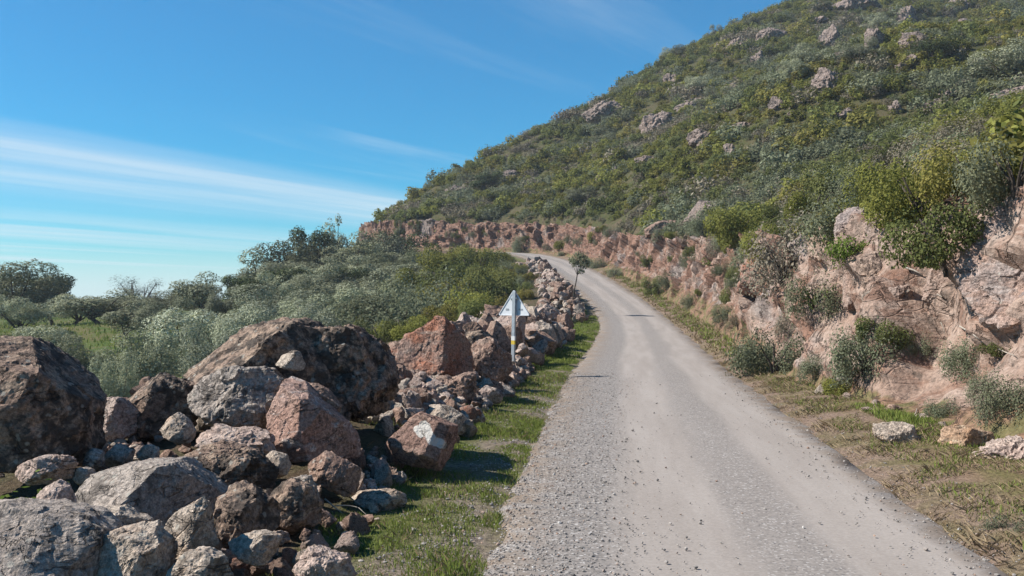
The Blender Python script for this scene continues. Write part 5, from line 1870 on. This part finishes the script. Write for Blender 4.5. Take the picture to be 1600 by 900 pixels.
# ------------------------------------------------------------------ grass, dry litter and loose gravel
def blades(n, sampler, hmin, hmax, wid, rg, bend=0.5):
    base, hmul = sampler(n, rg)
    n = len(base)
    a = rg.uniform(0, 2 * math.pi, n)
    hgt_ = rg.uniform(hmin, hmax, n) * hmul
    side = np.stack([np.cos(a), np.sin(a), 0 * a], 1)
    lean = np.stack([np.cos(a + 1.57 + rg.normal(0, 0.5, n)), np.sin(a + 1.57), 0 * a], 1) * (bend * hgt_ * rg.uniform(0.2, 1.3, n))[:, None]
    w = (wid * rg.uniform(0.6, 1.4, n))[:, None]
    up = np.stack([0 * a, 0 * a, hgt_], 1)
    v = np.stack([base - side * w, base + side * w, base + side * w * 0.7 + up * 0.6 + lean * 0.4, base + up + lean, ], 1)
    v = v.reshape(-1, 3)
    f = np.arange(len(v)).reshape(-1, 4)
    return v, f


def strip_sampler(Ya, Yb, e0, e1, sidesign, clump=0.0, power=1.0, freq=1.3):
    def s(n, rg):
        Y = Ya + (Yb - Ya) * rg.uniform(0, 1, n) ** power
        i = np.searchsorted(LINE[:900, 1], Y)
        c, r = LINE[i], RIGHT[i]
        e = rg.uniform(e0, e1, n)
        d = sidesign * (c[:, 3] / 2 + (verge_width(Y) * 0 if sidesign > 0 else 0) + e)
        x, y = c[:, 0] + r[:, 0] * d, c[:, 1] + r[:, 1] * d
        t = rg.uniform(-0.14, 0.14, n)
        x, y = x - r[:, 1] * t, y + r[:, 0] * t
        g = fbm(np.stack([x, y, 0 * x], 1) * freq + 3, 3)
        keep = g > clump - 0.25 + 0.9 * np.clip((0.6 - e) / 0.8, 0, 1) * (0.7 if sidesign < 0 else 0.2) - (0.12 if sidesign < 0 else 0)
        x, y, g = x[keep], y[keep], g[keep]
        return np.stack([x, y, ground(x, y) - 0.01], 1), np.clip(0.75 + 0.9 * g, 0.35, 1.6)
    return s


rg = np.random.default_rng(77)
v, f = joined([blades(30000, strip_sampler(4.3, 13, 0.05, 1.3, -1, -0.12), 0.025, 0.08, 0.0035, rg),
               blades(30000, strip_sampler(10, 26, 0.1, 1.9, -1, -0.12), 0.03, 0.085, 0.006, rg),
               blades(22000, strip_sampler(24, 52, 0.1, 2.0, -1, -0.12), 0.04, 0.11, 0.013, rg),
               blades(26000, strip_sampler(5, 24, 0.35, 2.4, 1, 0.12), 0.02, 0.085, 0.004, rg),
               blades(14000, strip_sampler(10, 18, 1.0, 2.4, 1, 0.15, 1.0, 0.7), 0.03, 0.10, 0.005, rg),
               blades(12000, strip_sampler(24, 80, 0.4, 2.4, 1, 0.25), 0.06, 0.2, 0.02, rg)])
o = link('grass', mesh_from('grass', v, f, M['grass'], False))
tag(o, 'short green grass growing on the road verges', 'grass', kind='stuff')
v, f = joined([blades(12000, strip_sampler(4.6, 22, 0.1, 1.6, -1, 0.2), 0.02, 0.08, 0.0025, rg, 1.3),
               blades(46000, strip_sampler(4.6, 26, 0.0, 2.8, 1, 0.0), 0.015, 0.085, 0.0028, rg, 1.8),
               blades(14000, strip_sampler(24, 80, 0.1, 2.6, 1, 0.05), 0.05, 0.18, 0.018, rg, 1.2)])
o = link('dry_grass', mesh_from('dry_grass', v, f, M['straw'], False))
tag(o, 'dry straw coloured grass and litter along the verges', 'dry grass', kind='stuff')
# coarser tufts down in the valley meadow
xx, yy = RNG.uniform(-75, -4, 26000), RNG.uniform(14, 112, 26000)
keep = (xx / yy > -0.62) & (road_coords(xx, yy)[0] < -8)
xx, yy = xx[keep], yy[keep]
vb = np.stack([xx, yy, ground(xx, yy) - 0.02], 1)
v, f = blades(len(vb), lambda n, rg: (vb, np.ones(len(vb))), 0.12, 0.4, 0.05, rg)
o = link('meadow_grass', mesh_from('meadow_grass', v, f, M['grass'], False))
tag(o, 'rough green meadow grass between the valley olives', 'grass', kind='stuff')

# loose gravel: many tiny stones in one sheet of stuff
gm = NT('loose_gravel')
ge = gm.n('ShaderNodeNewGeometry')
r_ = ge.outputs['Random Per Island']
c_ = gm.mix(r_, (0.20, 0.185, 0.17), (0.44, 0.395, 0.355))
c_ = gm.mix(gm.rng(gm.math('FRACT', gm.math('MULTIPLY', r_, 17.3)), 0.8, 1.0), c_, (0.40, 0.27, 0.2))
c_ = gm.mix(gm.rng(gm.math('FRACT', gm.math('MULTIPLY', r_, 29.1)), 0.95, 0.99), c_, (0.62, 0.59, 0.55))
gravel_mat = gm.principled(c_, 0.9, None, 0.2)
bv, bf = ico(1)
N_G = 19000
Y = 4.4 + 17 * RNG.uniform(0, 1, N_G) ** 1.7
li = np.searchsorted(LINE[:900, 1], Y)
c, r = LINE[li], RIGHT[li]
wv = RNG.uniform(size=N_G)
d = np.where(wv < 0.72, -c[:, 3] / 2 + RNG.normal(0.02, 0.5, N_G), np.where(wv < 0.95, np.where(wv < 0.82, c[:, 3] / 2 + RNG.normal(0.0, 0.3, N_G), -c[:, 3] / 2 + RNG.normal(-0.2, 0.5, N_G)), RNG.uniform(-1.7, 1.8, N_G)))
x, y = c[:, 0] + r[:, 0] * d, c[:, 1] + r[:, 1] * d
t = RNG.uniform(-0.14, 0.14, N_G)
x, y = x - r[:, 1] * t, y + r[:, 0] * t
inside = np.abs(d) < c[:, 3] / 2 + 0.05
z = np.where(inside, c[:, 2] + 0.03 * (1 - (d / (c[:, 3] / 2 + 0.12)) ** 2), ground(x, y))
s = np.clip(RNG.lognormal(math.log(0.0062), 0.42, N_G), 0.003, 0.017)
s = np.where(wv > 0.95, s * 0.7, s)
sc3 = s[:, None] * RNG.uniform(0.6, 1.3, (N_G, 3))
ra = RNG.uniform(0, 6.28, N_G)
jit = 1 + RNG.uniform(-0.22, 0.22, (N_G, len(bv), 1))
vv = bv[None] * jit * sc3[:, None, :]
co, si = np.cos(ra)[:, None], np.sin(ra)[:, None]
vv = np.stack([vv[:, :, 0] * co - vv[:, :, 1] * si, vv[:, :, 0] * si + vv[:, :, 1] * co, vv[:, :, 2] * 0.75], 2)
vv += np.stack([x, y, z + s * 0.3], 1)[:, None, :]
ff = (bf[None] + (np.arange(N_G) * len(bv))[:, None, None]).reshape(-1, 3)
o = link('gravel', mesh_from('gravel', vv.reshape(-1, 3), ff, gravel_mat, False))
tag(o, 'loose grey and brown gravel along the road edges', 'gravel', kind='stuff')

# ------------------------------------------------------------------ the air between here and the hill
bm = box((40, 140, 40), (620, 460, 150))
hz_ = NT('thin_air')
pv = hz_.n('ShaderNodeVolumePrincipled')
pv.inputs['Color'].default_value = (0.80, 0.88, 1.0, 1)
pv.inputs['Density'].default_value = 0.00036
pv.inputs['Anisotropy'].default_value = 0.0
hz_.L.new(pv.outputs[0], hz_.out.inputs['Volume'])
tag(bm_obj('haze', bm, hz_.m), 'thin pale daylight haze', 'haze', kind='stuff')
